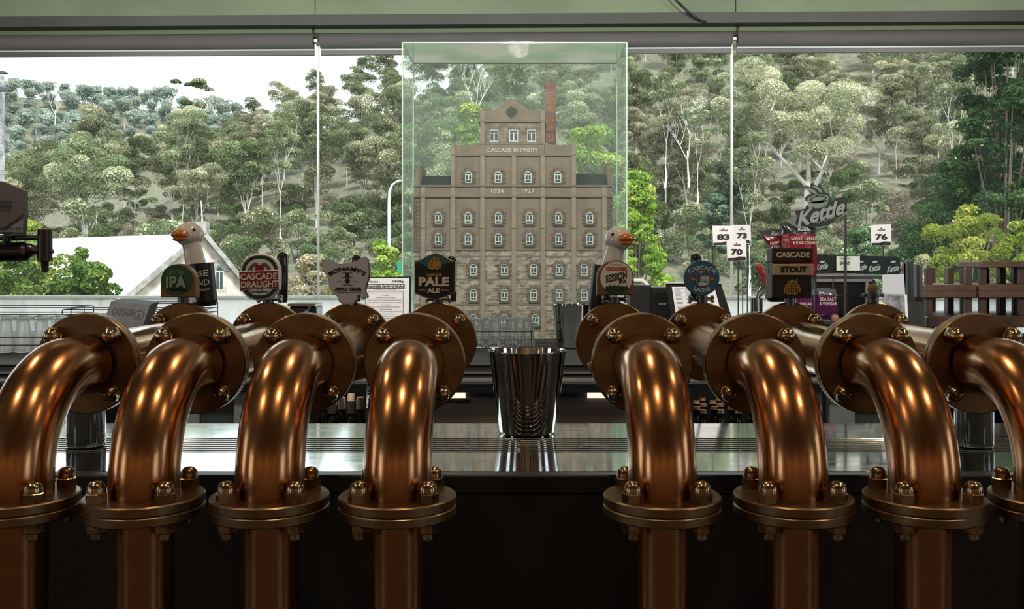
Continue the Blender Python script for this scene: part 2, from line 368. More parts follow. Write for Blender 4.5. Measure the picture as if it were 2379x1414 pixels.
# added warm fill behind the camera, brightening the unseen timber wall
for i, x in enumerate((-3.2, 0, 3.2)):
    t = thing('wall_washer', (x, -3.4, 2.95), ('left', 'middle', 'right')[i]+' warm wall washer lighting the timber wall behind the bar customers', 'ceiling light', 'wall washers')
    MB().box(-.3, .3, -.05, .05, -.03, 0, .004).build('fixture', whitep, t)
    l = bpy.data.lights.new('washer_light', 'AREA'); l.shape = 'RECTANGLE'; l.size = .56; l.size_y = .08; l.energy = REAR_FILL; l.color = (1, .78, .55)
    lo = bpy.data.objects.new('washer_light', l); COL.objects.link(lo); lo.location = (0, 0, -.032); lo.rotation_euler = (math.radians(-30), 0, 0); lo.parent = t

# ================================================================= the bar
g = MB(); g.box(-2.6, 2.6, 1.815, 1.845, 1.064, BAR-.0005, .003); g.box(-2.6, 2.6, 1.819, 1.845, 0, 1.061)
tag(g.build('granite_bar', granite), 'black speckled granite bar front behind the copper pipes', 'bar')
sb = MB(); sb.box(-2.6, 2.6, 1.8455, 2.41, 1.02, BAR, .003)
t = thing('steel_bench', (0, 2.1, 0), 'stainless steel bar top with a grooved drip tray behind the copper pipes', 'bar top')
s = MB((0, 2.1, 0)); s.box(-2.6, 2.6, 1.8455, 2.035, BAR-.02, BAR, .002); s.box(-2.6, 2.6, 2.20, 2.41, BAR-.02, BAR, .002); s.box(-2.6, 2.6, 1.8455, 2.41, BAR-.06, BAR-.0201)
s.build('bench_top', steel, t)
s = MB((0, 2.1, 0)); s.box(-2.6, 2.6, 1.86, 2.39, 0, BAR-.061); s.build('bench_cabinet', darksteel, t)
for k, (x0, x1) in enumerate(((-2.6, -.003), (.003, 2.6))):
    s = MB((0, 2.1, 0))
    for j in range(7): y = 2.041+j*.0232; s.box(x0, x1, y, y+.0135, BAR-.012, BAR-.001, .0015)
    s.build('drip_grate', steel, t); s = MB((0, 2.1, 0)); s.box(x0, x1, 2.036, 2.199, BAR-.0199, BAR-.016); s.build('tray_bottom', blackm, t)
# ================================================================= copper beer fonts
TX = (-.6885, -.514, -.3415, -.166, .197, .3765, .5565, .732)
AZ = 1.345                                                       # height of the horizontal pipes
YV, YF, YR = 1.30, 1.505, 1.945
def acorn(mb, c, d, ref=None):                                   # domed hexagon nut sitting on a face
    d = Vector(d); R = .0145
    mb.lathe([(R, 0), (R, .012), (R*.86, .0135)], c, d, n=6, capa=True, capb=True)
    mb.lathe([(R*.84, .0125), (R*.84, .018), (R*.74, .023), (R*.5, .027), (.0015, .0285)], c, d, n=14, capa=False)
def tapered_tube_part(name, pts, r, m, par): return MB().tube(pts, r, 40, cap=False).build(name, m, par, 80)
def make_font():
    t = thing('beer_font', (TX[0], YV, 0), 'x', 'beer font', 'copper pipe beer fonts along the bar')
    MB().lathe([(.055, 0), (.055, .02), (.0395, .024), (.0395, 1.158)], n=40).build('riser_pipe', copper, t, 40)
    # elbow
    R = .143; pts = [(0, 0, 1.187), (0, 0, AZ-R)]
    for i in range(1, 21): a = PI/2*i/20; pts.append((0, R-R*math.cos(a), AZ-R+R*math.sin(a)))
    pts.append((0, YF-YV-.010, AZ))
    rr = [.0468]*len(pts)
    MB().tube(pts, rr, 56, cap=False).build('elbow_pipe', copper, t, 80)
    MB().tube([(0, YF-YV+.024, AZ), (0, (YF+YR)/2-YV, AZ), (0, YR-YV-.0, AZ)], .045, 48, cap=False).build('cross_pipe', copper, t, 80)
    b = .0018
    def disc(mb, c, d, R, th): mb.lathe([(.0, 0), (R-b, 0), (R, b), (R, th-b), (R-b, th), (0, th)], c, d, n=72, capa=False, capb=False)
    for z in (1.160, 1.1738): mb = MB(); disc(mb, (0, 0, z), (0, 0, 1), .0803, .0134); mb.build('flange_plate', brass, t, 30)
    for y in (YF-YV-.0003, YF-YV+.0122): mb = MB(); disc(mb, (0, y, AZ), (0, 1, 0), .0803, .0122); mb.build('flange_plate', brass, t, 30)
    mb = MB(); disc(mb, (0, YR-YV-.006, AZ), (0, 1, 0), .0803, .0125); mb.build('flange_plate', brass, t, 30)
    q = .0645*math.sqrt(.5)
    for sx in (-1, 1):
        for s2 in (-1, 1):
            mb = MB(); acorn(mb, (sx*q, s2*q, 1.1873), (0, 0, 1)); mb.build('acorn_nut', nutbrass, t, 35)
            mb = MB(); mb.lathe([(.0140, 0), (.0140, -.011), (.0125, -.0125)], (sx*q, s2*q, 1.1599), n=6); mb.lathe([(.0085, -.012), (.008, -.021), (.006, -.023)], (sx*q, s2*q, 1.1599), n=12); mb.build('bolt_head', nutbrass, t, 35)
            mb = MB(); acorn(mb, (sx*q, YF-YV-.0003, AZ+s2*q), (0, -1, 0)); mb.build('acorn_nut', nutbrass, t, 35)
            mb = MB(); acorn(mb, (sx*q, YR-YV-.006, AZ+s2*q), (0, -1, 0)); mb.build('acorn_nut', nutbrass, t, 35)
    # tap body and spout on the bartender's side
    y = YR-YV+.0065
    MB().lathe([(.03, 0), (.03, .02), (.018, .028), (.018, .10), (.012, .11), (.0, .111)], (0, y, AZ), (0, 1, 0), n=24, capb=False).build('tap_body', chrome, t, 40)
    MB().tube([(0, y+.075, AZ-.01), (0, y+.088, AZ-.03), (0, y+.092, AZ-.07)], .009, 14).build('spout', chrome, t, 60)
    return t
font0 = make_font()
flab = ['outermost copper pipe beer font at the left edge, no badge in front of its cross pipe',
        'copper pipe beer font with the red and white CASCADE DRAUGHT badge',
        "copper pipe beer font with the grey map-shaped BONAMY'S APPLE CIDER badge",
        'copper pipe beer font with the dark PALE ALE badge, just left of the centre gap',
        'copper pipe beer font with round white SESSION IPA badge, right of the centre gap',
        'copper pipe beer font with the round blue LAGER badge',
        'copper pipe beer font with the black STOUT block',
        'outermost copper pipe beer font at the right edge, with a bare stem and no badge']
flab[0] = 'leftmost copper pipe beer font, with the green round IPA badge'
fonts = [font0]
for i in range(1, 8): fonts.append(dup(font0, (TX[i], YV, 0)))
for i, f in enumerate(fonts): tag(f, flab[i])

YB = 1.925                                                       # badge plane
def fo(i): return Vector((TX[i], YV, 0))
def stem(i, z0, z1, x=0):                                        # short post a badge stands on
    return MB(fo(i)).lathe([(.011, 0), (.011, z1-z0)], (TX[i]+x, YB+.018, z0), n=16).build('badge_stem', darksteel, fonts[i], 40)
def clip(i):                                                     # small chrome thumbscrews either side of the stem
    m = MB(fo(i)); z = AZ+.083
    m.tube([(TX[i]-.02, YB+.03, z+.004), (TX[i]+.02, YB+.03, z+.004)], .004, 8)
    for s in (-1, 1): m.lathe([(.007, 0), (.009, .003), (.007, .006)], (TX[i]+s*.02, YB+.03, z+.004), (s, 0, 0), n=12)
    m.build('stem_clip', chrome, fonts[i], 40)
def handle(i, u, vtop, vbot, r=.0165, Y=2.03):                   # round-topped black tap handle behind the badge
    a = P(u, vtop, Y); b = P(u, vbot, Y); h = a.z-b.z
    pr = [(r*.8, 0), (r*.9, h*.1), (r, h-r)]+[(r*math.cos(PI/2*k/6), h-r+r*math.sin(PI/2*k/6)) for k in range(1, 7)]
    o = MB(fo(i)).lathe(pr, b, n=24, capb=False).build('tap_handle', blackg, fonts[i], 50); return o
def Q(u, v, Y=YB): return ((u-CU)*Y/F, EYE-(v-CV)*Y/F)
def qs(uvs, Y=YB): return [Q(u, v, Y) for u, v in uvs]
def badge(i, pts, th, m, bev=.0015, Y=YB, name='badge'): return MB(fo(i)).prism(pts, Y, Y+th, bev).build(name, m, fonts[i], 30)
def face(par, i, name, pts, m, dy, Y=YB, th=.0006): return MB(fo(i)).prism(pts, Y-dy, Y-dy+th).build(name, m, par)
def txt(par, i, s, u0, u1, v0, v1, m, dy=.003, Y=YB, name='lettering', mb=None, **k):
    b = MB(fo(i)); a = Q(u0, v1, Y); c = Q(u1, v0, Y); lettering(b, s, a[0], c[0], a[1], c[1], Y-dy, **k); return b.build(name, m, par)
YS = YB/F                                                        # metres per pixel at the badge plane
# ---- 0: green IPA badge + goose handle
wood = mat('brown_badge_wood', (.19, .095, .05, 1), .4, col2=(.15, .075, .04, 1), scale=20)
greenb = mat('bottle_green_enamel', (.010, .085, .040, 1), .3, coat=.3)
bx = badge(0, qs([(372, 691), (455, 691), (455, 650)])+[(Q(413.5, 654)[0]+41.5*YS*math.cos(PI*k/20), Q(413.5, 654)[1]+41.5*YS*math.sin(PI*k/20)) for k in range(1, 20)]+qs([(372, 650)]), .022, wood, .003)
c = Q(411, 650); fd = face(bx, 0, 'badge_face', circ(c[0], c[1], 35.5*YS), greenb, .0012)
stem(0, AZ+.079, Q(0, 690)[1]); 
txt(bx, 0, 'GOOSE', 391, 427, 627, 638, mat('pale_green_ink', (.22, .32, .24, 1), .5), bend=.12)
txt(bx, 0, 'IPA', 387, 434, 640, 670, mat('pale_green_ink2', (.30, .38, .30, 1), .5), bold=.04)
m = MB(fo(0)); random.seed(4)
for k in range(14):
    cc = Q(392+k*3.1, 672+random.uniform(-3, 2)); m.prism(circ(cc[0], cc[1], random.uniform(2.4, 4)*YS, n=7), YB-.0036, YB-.0030)
m.build('hop_motif', mat('dark_green_ink', (.006, .03, .016, 1), .5), bx)
def goose(i, base, hx, hz, beak, label_pts, s, face_dir, eye):
    """glazed goose-head tap handle: neck, head, beak, eyes"""
    gw = mat('glazed_white', (.74, .73, .71, 1), .22, coat=.5); orange = mat('glazed_orange', (.62, .20, .03, 1), .15, coat=.7)
    o = fo(i); par = fonts[i]
    b = Vector(base); h = Vector((hx, b.y, hz)); n = MB(o)
    mid = b.lerp(h, .55)+Vector((s*-.006, 0, 0))
    pts = []; rad = []
    for k in range(13):
        q = k/12; p = b*(1-q)**2+mid*2*q*(1-q)+h*q*q; pts.append(p); rad.append(.0265-.009*q if q < .85 else .0190)
    n.tube(pts, rad, 24)
    hp = MB(o)                                                     # head: egg stretched towards the bill
    d = Vector(face_dir).normalized()
    prof = []
    for k in range(13):
        a = PI*k/12; prof.append((max(.0004, .0265*math.sin(a)**.85), -.031*math.cos(a)))
    n.lathe(prof, h+Vector((0, 0, .004)), d, n=28, capa=False, capb=False)
    neck = n.build('tap_handle', gw, par, 60)
    bk = MB(o); st = h+d*.012+Vector((0, 0, .001))
    side = d.cross(Vector((0, 0, 1))).normalized(); upv = side.cross(d).normalized()
    for (lo, sc, ln, dz) in ((0, 1, beak, .0035), (1, .85, beak*.88, -.005)):
        rings = []; N = 16
        for k in range(11):
            q = k/10; wd = (.0215*(1-.12*q))*math.sqrt(max(0, 1-q**6)); ht = (.0195*(1-.50*q) if not lo else .013*(1-.30*q))*math.sqrt(max(0, 1-q**6))
            cen = st+d*(ln*q)+upv*(dz-(.004*q if not lo else .001*q)+(.005*q*q if not lo else 0))
            rings.append([cen+side*wd*sc*math.cos(2*PI*j/N)+upv*ht*math.sin(2*PI*j/N)*(.9 if math.sin(2*PI*j/N) > 0 else .55) for j in range(N)])
        vs = [p for r in rings for p in r]; fs = [(r*N+j, r*N+(j+1) % N, (r+1)*N+(j+1) % N, (r+1)*N+j) for r in range(10) for j in range(N)]
        fs += [tuple(range(N-1, -1, -1)), tuple(range(10*N, 11*N))]
        bk.add(vs, fs)
    bk.build('beak', orange, neck, 60)
    for sg in (-1, 1):
        ey = MB(o); c = h+Vector((0, 0, .004))+d*.007+side*sg*.0222+upv*.0095
        ey.lathe([(.0004, -.004), (.0035, -.0025), (.0042, 0), (.0035, .0025), (.0004, .004)], c, side, n=12, capa=False, capb=False); ey.build('eye', blackg, neck, 60)
    return neck
YG = 2.03
hp = P(440, 549, YG); g0 = goose(0, P(466, 700, YG), hp.x, hp.z, .030, None, -1, (-.50, -.85, -.05), None)
lb = MB(fo(0)); cc = P(470, 655, YG); tl = -.10
lb.lathe([(.0275, -.040), (.0275, .040)], cc, (math.sin(tl), 0, math.cos(tl)), n=28)
lb.lathe([(.0275, -.040), (.024, -.052)], cc, (math.sin(tl), 0, math.cos(tl)), n=28); lbo = lb.build('handle_collar', blackp, fonts[0], 40)
for s_, u0, u1, v0, v1 in (('OSE', 455, 490, 628, 642), ('LAND', 452, 493, 650, 663), ('COMPANY', 456, 494, 670, 676)):
    b_ = MB(fo(0)); a_ = Q(u0, v1, YG); c_ = Q(u1, v0, YG); lettering(b_, s_, a_[0], c_[0], a_[1], c_[1], 0, bold=.01, slope=.12)
    b_.v = [(x, -YV+YG-math.sqrt(max(1e-6, .0284**2-min(.0278, abs(x+TX[0]-cc.x-(z-cc.z)*math.tan(tl)))**2)), z) for x, y, z in b_.v]
    b_.build('lettering', whiteink, lbo)
# ---- 1: DRAUGHT
enam = mat('white_enamel', (.80, .79, .78, 1), .35, coat=.2); red = mat('dark_red_enamel', (.24, .018, .016, 1), .35, coat=.2); dkg = mat('dark_green_enamel', (.012, .05, .035, 1), .35, coat=.2)
def cap(cu, cv, hw, hh, r): a = Q(cu-hw, cv+hh); b = Q(cu+hw, cv-hh); return rrect(a[0], b[0], a[1], b[1], r*YS, 8)
b1 = badge(1, cap(604, 643.5, 46, 54, 40), .016, enam, .002)
face(b1, 1, 'green_ring', cap(604, 643.5, 42, 50, 37), dkg, .0010); face(b1, 1, 'badge_face', cap(604, 643.5, 34, 42, 30), enam, .0018)
bn = badge(1, qs([(556, 630), (648, 626), (651, 673), (604, 666), (559, 677)]), .012, enam, .001, YB-.0048, 'banner_border'); bn.parent = b1
face(b1, 1, 'banner', qs([(558, 632), (646, 628), (649, 671), (604, 664), (561, 675)]), red, .0053)
txt(b1, 1, 'CASCADE', 560, 645, 634, 649, enam, .0058, bold=.03, slope=.03); txt(b1, 1, 'DRAUGHT', 562, 648, 652, 667, enam, .0058, bold=.03, slope=.03)
m = MB(fo(1))                                                      # two striding animals either side of a shield
for s_ in (-1, 1):
    m.prism(qs([(604+s_*4, 612), (604+s_*10, 610), (604+s_*17, 613), (604+s_*25, 621), (604+s_*29, 631), (604+s_*26, 631), (604+s_*22, 624), (604+s_*20, 631), (604+s_*16, 631), (604+s_*17, 622), (604+s_*10, 617), (604+s_*6, 618)]), YB-.0030, YB-.0022)
m.build('animal_motif', greyink, b1)
face(b1, 1, 'shield', qs([(595, 618), (598, 615), (610, 615), (613, 618), (615, 632), (593, 632)]), red, .0034)
m = MB(fo(1)); m.prism(qs([(580, 676), (628, 676), (620, 679), (588, 679)]), YB-.0028, YB-.0022); cc = Q(604, 674); m.lathe([(4.5*YS, 0), (7*YS, 0)], (cc[0], YB-.003, cc[1]), (0, -1, 0), n=20, capa=False, capb=False); m.build('seal_motif', greyink, b1)
stem(1, AZ+.079, Q(0, 694)[1]); clip(1); handle(1, 656, 585, 702, .0125)
# ---- 2: map-shaped cider badge
tas = [(265, 240), (290, 235), (380, 250), (470, 285), (540, 290), (640, 262), (710, 240), (760, 205), (800, 195), (840, 225), (850, 300), (860, 400), (850, 480), (820, 560), (810, 640), (845, 710), (770, 735), (760, 690), (735, 680), (708, 700), (705, 740), (670, 780), (650, 820), (600, 800), (530, 805), (480, 770), (450, 700), (380, 640), (350, 560), (340, 480), (290, 400), (260, 340), (247, 285)]
tp = [(x/5.438+700, y/5.438+560) for x, y in tas]; cxm = sum(p[0] for p in tp)/len(tp); cym = sum(p[1] for p in tp)/len(tp)
greye = mat('cool_grey_enamel', (.58, .58, .62, 1), .4); b2 = badge(2, qs(tp), .016, mat('dark_badge_edge', (.05, .05, .055, 1), .4), .002)
face(b2, 2, 'badge_rim', qs([(cxm+(a-cxm)*.975, cym+(b-cym)*.975) for a, b in tp]), mat('pale_badge_rim', (.55, .55, .55, 1), .35), .0006)
face(b2, 2, 'badge_face', qs([(cxm+(a-cxm)*.935, cym+(b-cym)*.94) for a, b in tp]), greye, .0012)
txt(b2, 2, "BONAMY'S", 765, 849, 618.5, 629, ink, .0020, bold=.045, bend=.058)
txt(b2, 2, 'APPLE CIDER', 778, 841, 667, 675, ink, .0020, bold=.05); txt(b2, 2, 'TASMANIAN GROWN', 782, 840, 677, 680.5, greyink, .0020, bold=.02)
txt(b2, 2, 'ROOTY HILL', 784, 796, 652, 655, greyink, .0020); txt(b2, 2, 'ESTATE', 820, 832, 652, 655, greyink, .0020)
m = MB(fo(2))
for (u0, u1, v) in ((796, 818, 633), (793, 819, 643), (797, 820, 661)): m.prism(qs([(u0, v), (u1, v), (u1, v+1), (u0, v+1)]), YB-.0024, YB-.0019)
m.prism(qs([(804, 634), (810, 634), (812, 643), (802, 643)]), YB-.0024, YB-.0019); cc = Q(807.5, 652); m.prism(circ(cc[0], cc[1], 6*YS, n=16), YB-.0024, YB-.0019); m.prism(qs([(807, 646), (811, 643), (808, 647)]), YB-.0024, YB-.0019)
m.build('apple_motif', ink, b2); stem(2, AZ+.079, Q(0, 700)[1]); handle(2, 828, 591, 700, .0105)
# ---- 3: PALE ALE
pl = [(x/5.438+700, y/5.438+560) for x, y in [(1428, 245), (1500, 235), (1600, 180), (1700, 143), (1790, 175), (1880, 235), (1947, 255), (1943, 645), (1850, 690), (1690, 737), (1530, 700), (1430, 655)]]
b3 = badge(3, qs(pl), .016, mat('cream_edge', (.45, .42, .36, 1), .4), .002)
c3 = (1010, 640); face(b3, 3, 'badge_face', qs([(c3[0]+(a-c3[0])*.965, c3[1]+(b-c3[1])*.975) for a, b in pl]), mat('ale_black', (.012, .016, .015, 1), .4), .0012)
face(b3, 3, 'sky_panel', qs([(966, 606), (976, 605), (994, 594), (1011, 588), (1028, 594), (1044, 606), (1054, 609), (1054, 622), (966, 622)]), mat('teal_ink', (.045, .13, .125, 1), .5), .0018)
face(b3, 3, 'hill_motif', qs([(966, 612), (974, 609), (980, 613), (990, 618), (1000, 619), (1022, 619), (1034, 612), (1046, 609), (1054, 611), (1054, 628), (966, 628)]), mat('ale_black', (0, 0, 0, 1)), .0023)
def buildmotif(par, i, cu, cv, w_, m_, dy):
    m = MB(fo(i)); k = w_/34.0
    q = lambda a, b: (cu+a*k, cv+b*k)
    m.prism(qs([q(-15, 14), q(-17, 4), q(-14, 3), q(-14, -3), q(-10, -4), q(-9, -10), q(-4, -11), q(0, -15), q(4, -11), q(8, -11), q(8, -15), q(10, -15), q(10, -4), q(15, -3), q(15, 3), q(18, 4), q(15, 12), q(5, 17), q(0, 14), q(-5, 16)]), YB-dy, YB-dy+.0008)
    o = m.build('brewery_motif', m_, par)
    m = MB(fo(i))
    for r, xs in ((-7, (-5, 0, 5)), (-1, (-9, -3, 3, 8)), (5, (-12, -7, -2, 3, 8, 13)), (10, (-12, -7, -2, 3, 8, 12))):
        for x in xs: m.prism(qs([q(x-1, r+2), q(x+1, r+2), q(x+1, r-2), q(x-1, r-2)]), YB-dy-.0005, YB-dy-.0001)
    m.build('motif_windows', ink, par)
buildmotif(b3, 3, 1010, 611, 32, goldink, .0030)
txt(b3, 3, 'CASCADE', 991, 1026, 634.5, 641.5, goldink, .0022, bold=.05); txt(b3, 3, 'PALE', 973, 1043.5, 643, 664.5, cream, .0022, bold=.05); txt(b3, 3, 'ALE', 992, 1022, 669, 680, cream, .0022, bold=.05)
txt(b3, 3, 'AUSTRALIA', 973, 990, 672.5, 674.5, cream, .0022); txt(b3, 3, 'EST. 1824', 1026, 1043, 672.5, 674.5, cream, .0022)
stem(3, AZ+.079, Q(0, 695)[1]); clip(3); handle(3, 1048, 594, 700, .0125)
# ---- 4: SESSION IPA + goose
b4 = badge(4, qs([(1387, 686), (1473, 686), (1473, 646)])+[(Q(1430, 646)[0]+43*YS*math.cos(PI*k/20), Q(1430, 646)[1]+43*YS*math.sin(PI*k/20)) for k in range(1, 20)]+qs([(1387, 646)]), .022, wood, .003)
c = Q(1432, 645); face(b4, 4, 'badge_face', circ(c[0], c[1], 37.5*YS), enam, .0012)
txt(b4, 4, 'GOOSE ISLAND', 1420, 1444, 613.5, 616, greyink, .002); txt(b4, 4, 'GOOSE', 1407, 1456, 619.5, 629, mat('orange_ink', (.50, .15, .03, 1), .5), .002, bold=.06)
txt(b4, 4, 'SESSION', 1407, 1456, 634, 652, ink, .002, bold=.03, slope=.22); txt(b4, 4, 'IPA', 1438, 1456, 648.5, 658, ink, .002, bold=.04)
m = MB(fo(4)); random.seed(7); pts = [(1406, 672)]
for k in range(26): pts.append((1407+k*2, 664-(random.uniform(0, 9) if k % 2 else 0)+abs(k-13)*.15))
pts += [(1459, 670), (1448, 679), (1432, 683), (1416, 679)]; m.prism(qs(pts), YB-.0024, YB-.0018); m.build('forest_motif', mat('forest_ink', (.008, .05, .03, 1), .5), b4)
stem(4, AZ+.079, Q(0, 690)[1]); clip(4)
hp = P(1436, 560, YG); goose(4, P(1406, 700, YG), hp.x, hp.z, .031, None, 1, (.62, -.78, .0), None)
lb = MB(fo(4)); cc = P(1403, 655, YG); lb.lathe([(.024, -.062), (.028, -.05), (.028, .036)], cc, (.1, 0, 1), n=28); lb.build('handle_collar', blackp, fonts[4], 40)
# ---- 5: LAGER
blue = mat('lager_blue', (.035, .15, .29, 1), .4, coat=.15); c = Q(1631, 645.5)
b5 = MB(fo(5)).lathe([(.0, 0), (40*YS, 0), (41*YS, .0015), (41*YS, .012), (39*YS, .014), (0, .014)], (c[0], YB, c[1]), (0, 1, 0), n=56, capa=False, capb=False).build('badge', mat('blue_rim', (.07, .09, .12, 1), .4), fonts[5], 30)
face(b5, 5, 'badge_face', circ(c[0], c[1], 39.5*YS, n=56), blue, .0008)
txt(b5, 5, 'CASCADE', 1600, 1662, 616.5, 626, mat('pale_blue_ink', (.62, .70, .76, 1), .5), .0016, bold=.03, bend=.043); txt(b5, 5, 'LAGER', 1610, 1653, 668.5, 678, mat('pale_blue_ink', 0), .0016, bold=.03, bend=-.040)
rb = MB(fo(5)); rb.prism(qs([(1603, 642), (1660, 642), (1660, 652), (1603, 652)]), YB-.0014, YB-.0008); rb.build('ribbon', mat('ribbon_red', (.30, .05, .04, 1), .5), b5)
rb = MB(fo(5)); rb.prism(qs([(1605, 645), (1659, 645), (1659, 650), (1605, 650)]), YB-.0018, YB-.0013); rb.build('ribbon_band', mat('ribbon_gold', (.42, .26, .07, 1), .5), b5)
face(b5, 5, 'medallion_rim', rrect(Q(1615, 0)[0], Q(1649, 0)[0], Q(0, 665.5)[1], Q(0, 627)[1], 12*YS), mat('pink_rim', (.30, .06, .10, 1), .5), .0024)
face(b5, 5, 'medallion', rrect(Q(1616.5, 0)[0], Q(1647.5, 0)[0], Q(0, 664)[1], Q(0, 628.5)[1], 11*YS), mat('medallion_blue', (.05, .11, .17, 1), .5, col2=(.38, .42, .45, 1), scale=160, detail=4, thr=(.5, .6)), .0030)
m = MB(fo(5))
for x in (1627, 1632, 1637, 1642): m.prism(qs([(x, 641), (x+3, 640), (x+3, 652), (x, 654)]), YB-.0036, YB-.003)
m.prism(qs([(1620, 658), (1630, 654), (1640, 657), (1645, 655), (1641, 662), (1624, 663)]), YB-.0036, YB-.003); m.build('waterfall_motif', mat('pale_blue_ink', 0), b5)
stem(5, AZ+.079, Q(0, 686)[1]); clip(5); handle(5, 1616, 588, 700, .0125)
# ---- 6: STOUT
kb = mat('stout_black', (.014, .012, .012, 1), .35)
b6 = badge(6, qs([(1793, 692), (1887, 692), (1887, 635), (1793, 635)]), .035, kb, .003)
bt = badge(6, rrect(Q(1792, 0)[0], Q(1889, 0)[0], Q(0, 610)[1], Q(0, 576)[1], .002), .040, mat('stout_brown', (.03, .021, .017, 1), .35), .003, YB-.004, 'badge_head'); bt.parent = b6
b_ = badge(6, qs([(1796, 613), (1884, 613), (1884, 637), (1796, 637)]), .03, kb, .001, YB-.001, 'badge_neck'); b_.parent = b6
st = badge(6, rrect(Q(1795, 0)[0], Q(1889, 0)[0], Q(0, 639)[1], Q(0, 613)[1], .002), .006, mat('kraft_plate', (.56, .42, .31, 1), .5, col2=(.46, .33, .24, 1), scale=60), .001, YB-.007, 'name_plate'); st.parent = b6
txt(b6, 6, 'CASCADE', 1802, 1880, 584.5, 598, cream, .0046, bold=.04); txt(b6, 6, 'STOUT', 1811, 1873, 618, 633, kb, .0076, bold=.07)
buildmotif(b6, 6, 1840, 665, 40, mat('dull_gold', (.38, .22, .04, 1), .5), .0012)
stem(6, AZ+.075, Q(0, 691)[1])
sp = MB(fo(6)); sp.box(P(1778, 0, 2.03).x, P(1778, 0, 2.03).x+.05, 2.0, 2.04, P(0, 700, 2.03).z, P(0, 597, 2.03).z, .008); sp.build('tap_handle', blackg, fonts[6])
# ---- 7: bare stem with a wooden plug
m = MB(fo(7)); z = AZ+.079; X = TX[7]-.005
m.lathe([(.012, 0), (.012, .012), (.018, .014), (.018, .020), (.010, .022)], (X, YR+.0, z), n=20); m.tube([(X-.022, YR, z+.017), (X+.022, YR, z+.017)], .004, 8); m.build('badge_stem', darksteel, fonts[7], 40)
MB(fo(7)).lathe([(.0095, 0), (.0105, .006), (.009, .014), (.004, .018), (.0005, .0185)], (X, YR, z+.0225), n=16, capb=False).build('stem_plug', mat('cork_plug', (.20, .11, .06, 1), .7), fonts[7], 50)
# ================================================================= back counter with fridges
YBK = 3.30
def bw(u, Y): return (u-CU)*Y/F
t = thing('back_counter', (0, 4.0, 0), 'long black-topped back counter with steel edges, standing under the window', 'counter')
o_ = (0, 4.0, 0); z = lambda v, Y=YBK: EYE-(v-CV)*Y/F
m = MB(o_); m.box(-4.9, 4.9, YBK, 4.84, z(851), BACK, .004); m.build('counter_top', blackm, t)
m = MB(o_); m.box(-4.9, 4.9, YBK+.01, YBK+.06, z(869), z(852)); m.build('edge_strip', mat('dull_strip', (.16, .165, .165, 1), .45, .5), t)
m = MB(o_); m.box(-4.9, 4.9, YBK+.03, YBK+.08, z(873), z(869)); m.build('shadow_gap', blackm, t)
m = MB(o_); m.tube([(-4.9, YBK+.035, z(884)), (4.9, YBK+.035, z(884))], .016, 20); m.box(-4.9, 4.9, YBK+.03, YBK+.07, z(895), z(878)); m.build('rounded_rail', mat('rail_steel', (.50, .54, .55, 1), .35, .6), t, 40)
m = MB(o_); m.box(-4.9, 4.9, YBK+.05, YBK+.09, z(916), z(895)); m.build('control_panel', mat('panel_grey', (.07, .085, .09, 1), .4, .4), t)
m = MB(o_)                                                       # open carcass: back, floor and side posts
m.box(-4.9, 4.9, 4.70, 4.80, 0, z(851)); m.box(-4.9, 4.9, YBK+.1, 4.7, 0, .12)
m.build('carcass', mat('carcass_steel', (.20, .20, .20, 1), .4, .5, col2=(.13, .13, .13, 1), scale=5), t)
posts = [(-4.9, -2.6), (bw(398, YBK), bw(448, YBK)), (bw(531, YBK), bw(554, YBK)), (bw(848, YBK), bw(860, YBK)), (bw(1885, YBK), bw(1923, YBK)), (bw(1941, YBK), bw(2000, YBK)), (2.4, 4.9)]
for a, b in posts[1:-1]:
    m = MB(o_); m.box(a, b, YBK+.06, YBK+.10, .1, z(916)); m.build('door_post', mat('post_steel', (.24, .27, .275, 1), .4, .5), t)
for a, b in (posts[0], posts[-1], (bw(448, YBK), bw(531, YBK)), (bw(2001, YBK), bw(2120, YBK))):
    m = MB(o_); m.box(a+.002, b-.002, YBK+.075, YBK+.095, .1, z(916)); m.build('cupboard_door', mat('panel_dark', (.05, .058, .06, 1), .4, .3), t)
# steel panel between the fridges (behind the centre gap)
m = MB(o_); m.box(bw(862, YBK), bw(1600, YBK), YBK+.12, YBK+.14, .1, z(934)); m.build('steel_panel', mat('smoky_steel', (.20, .18, .165, 1), .5, .4, col2=(.36, .31, .27, 1), scale=3.5, detail=4, rvar=.08), t)
m = MB(o_); m.box(bw(862, YBK), bw(1600, YBK), YBK+.141, YBK+.16, z(934), z(916)); m.build('panel_shelf', mat('panel_dark', 0), t)
# warm lit slots over the panel: the fridges' own lamps
slotm = mat('fridge_lamp', (1, .9, .8, 1), .5, emit=(1, .80, .62, 1), estr=1.1)
slot2 = mat('fridge_tube', (1, .9, .8, 1), .5, emit=(1, .78, .58, 1), estr=9)
for u0, u1 in ((1036, 1077), (1370, 1440)):
    m = MB(o_); m.box(bw(u0, YBK), bw(u1, YBK), YBK+.108, YBK+.118, z(934), z(917)); m.build('strip_lamp', slotm, t)
m = MB(o_)
for k in range(14): a = bw(1030, YBK)+k*.006; m.box(a, a+.003, YBK+.112, YBK+.119, z(947), z(936))
m.build('vent_grille', blackm, t)
for u0, u1 in ((770, 846), (1600, 1745)):
    m = MB(o_); m.box(bw(u0-40, 3.9), bw(u1+40, 3.9), 3.62, 3.66, z(900), z(896)); m.build('fridge_lamp', slot2, t)
m = MB(o_); m.box(bw(740, YBK), bw(1885, YBK), YBK+.1, 4.69, .60, .615); m.build('fridge_shelf', mat('rail_steel', 0), t)
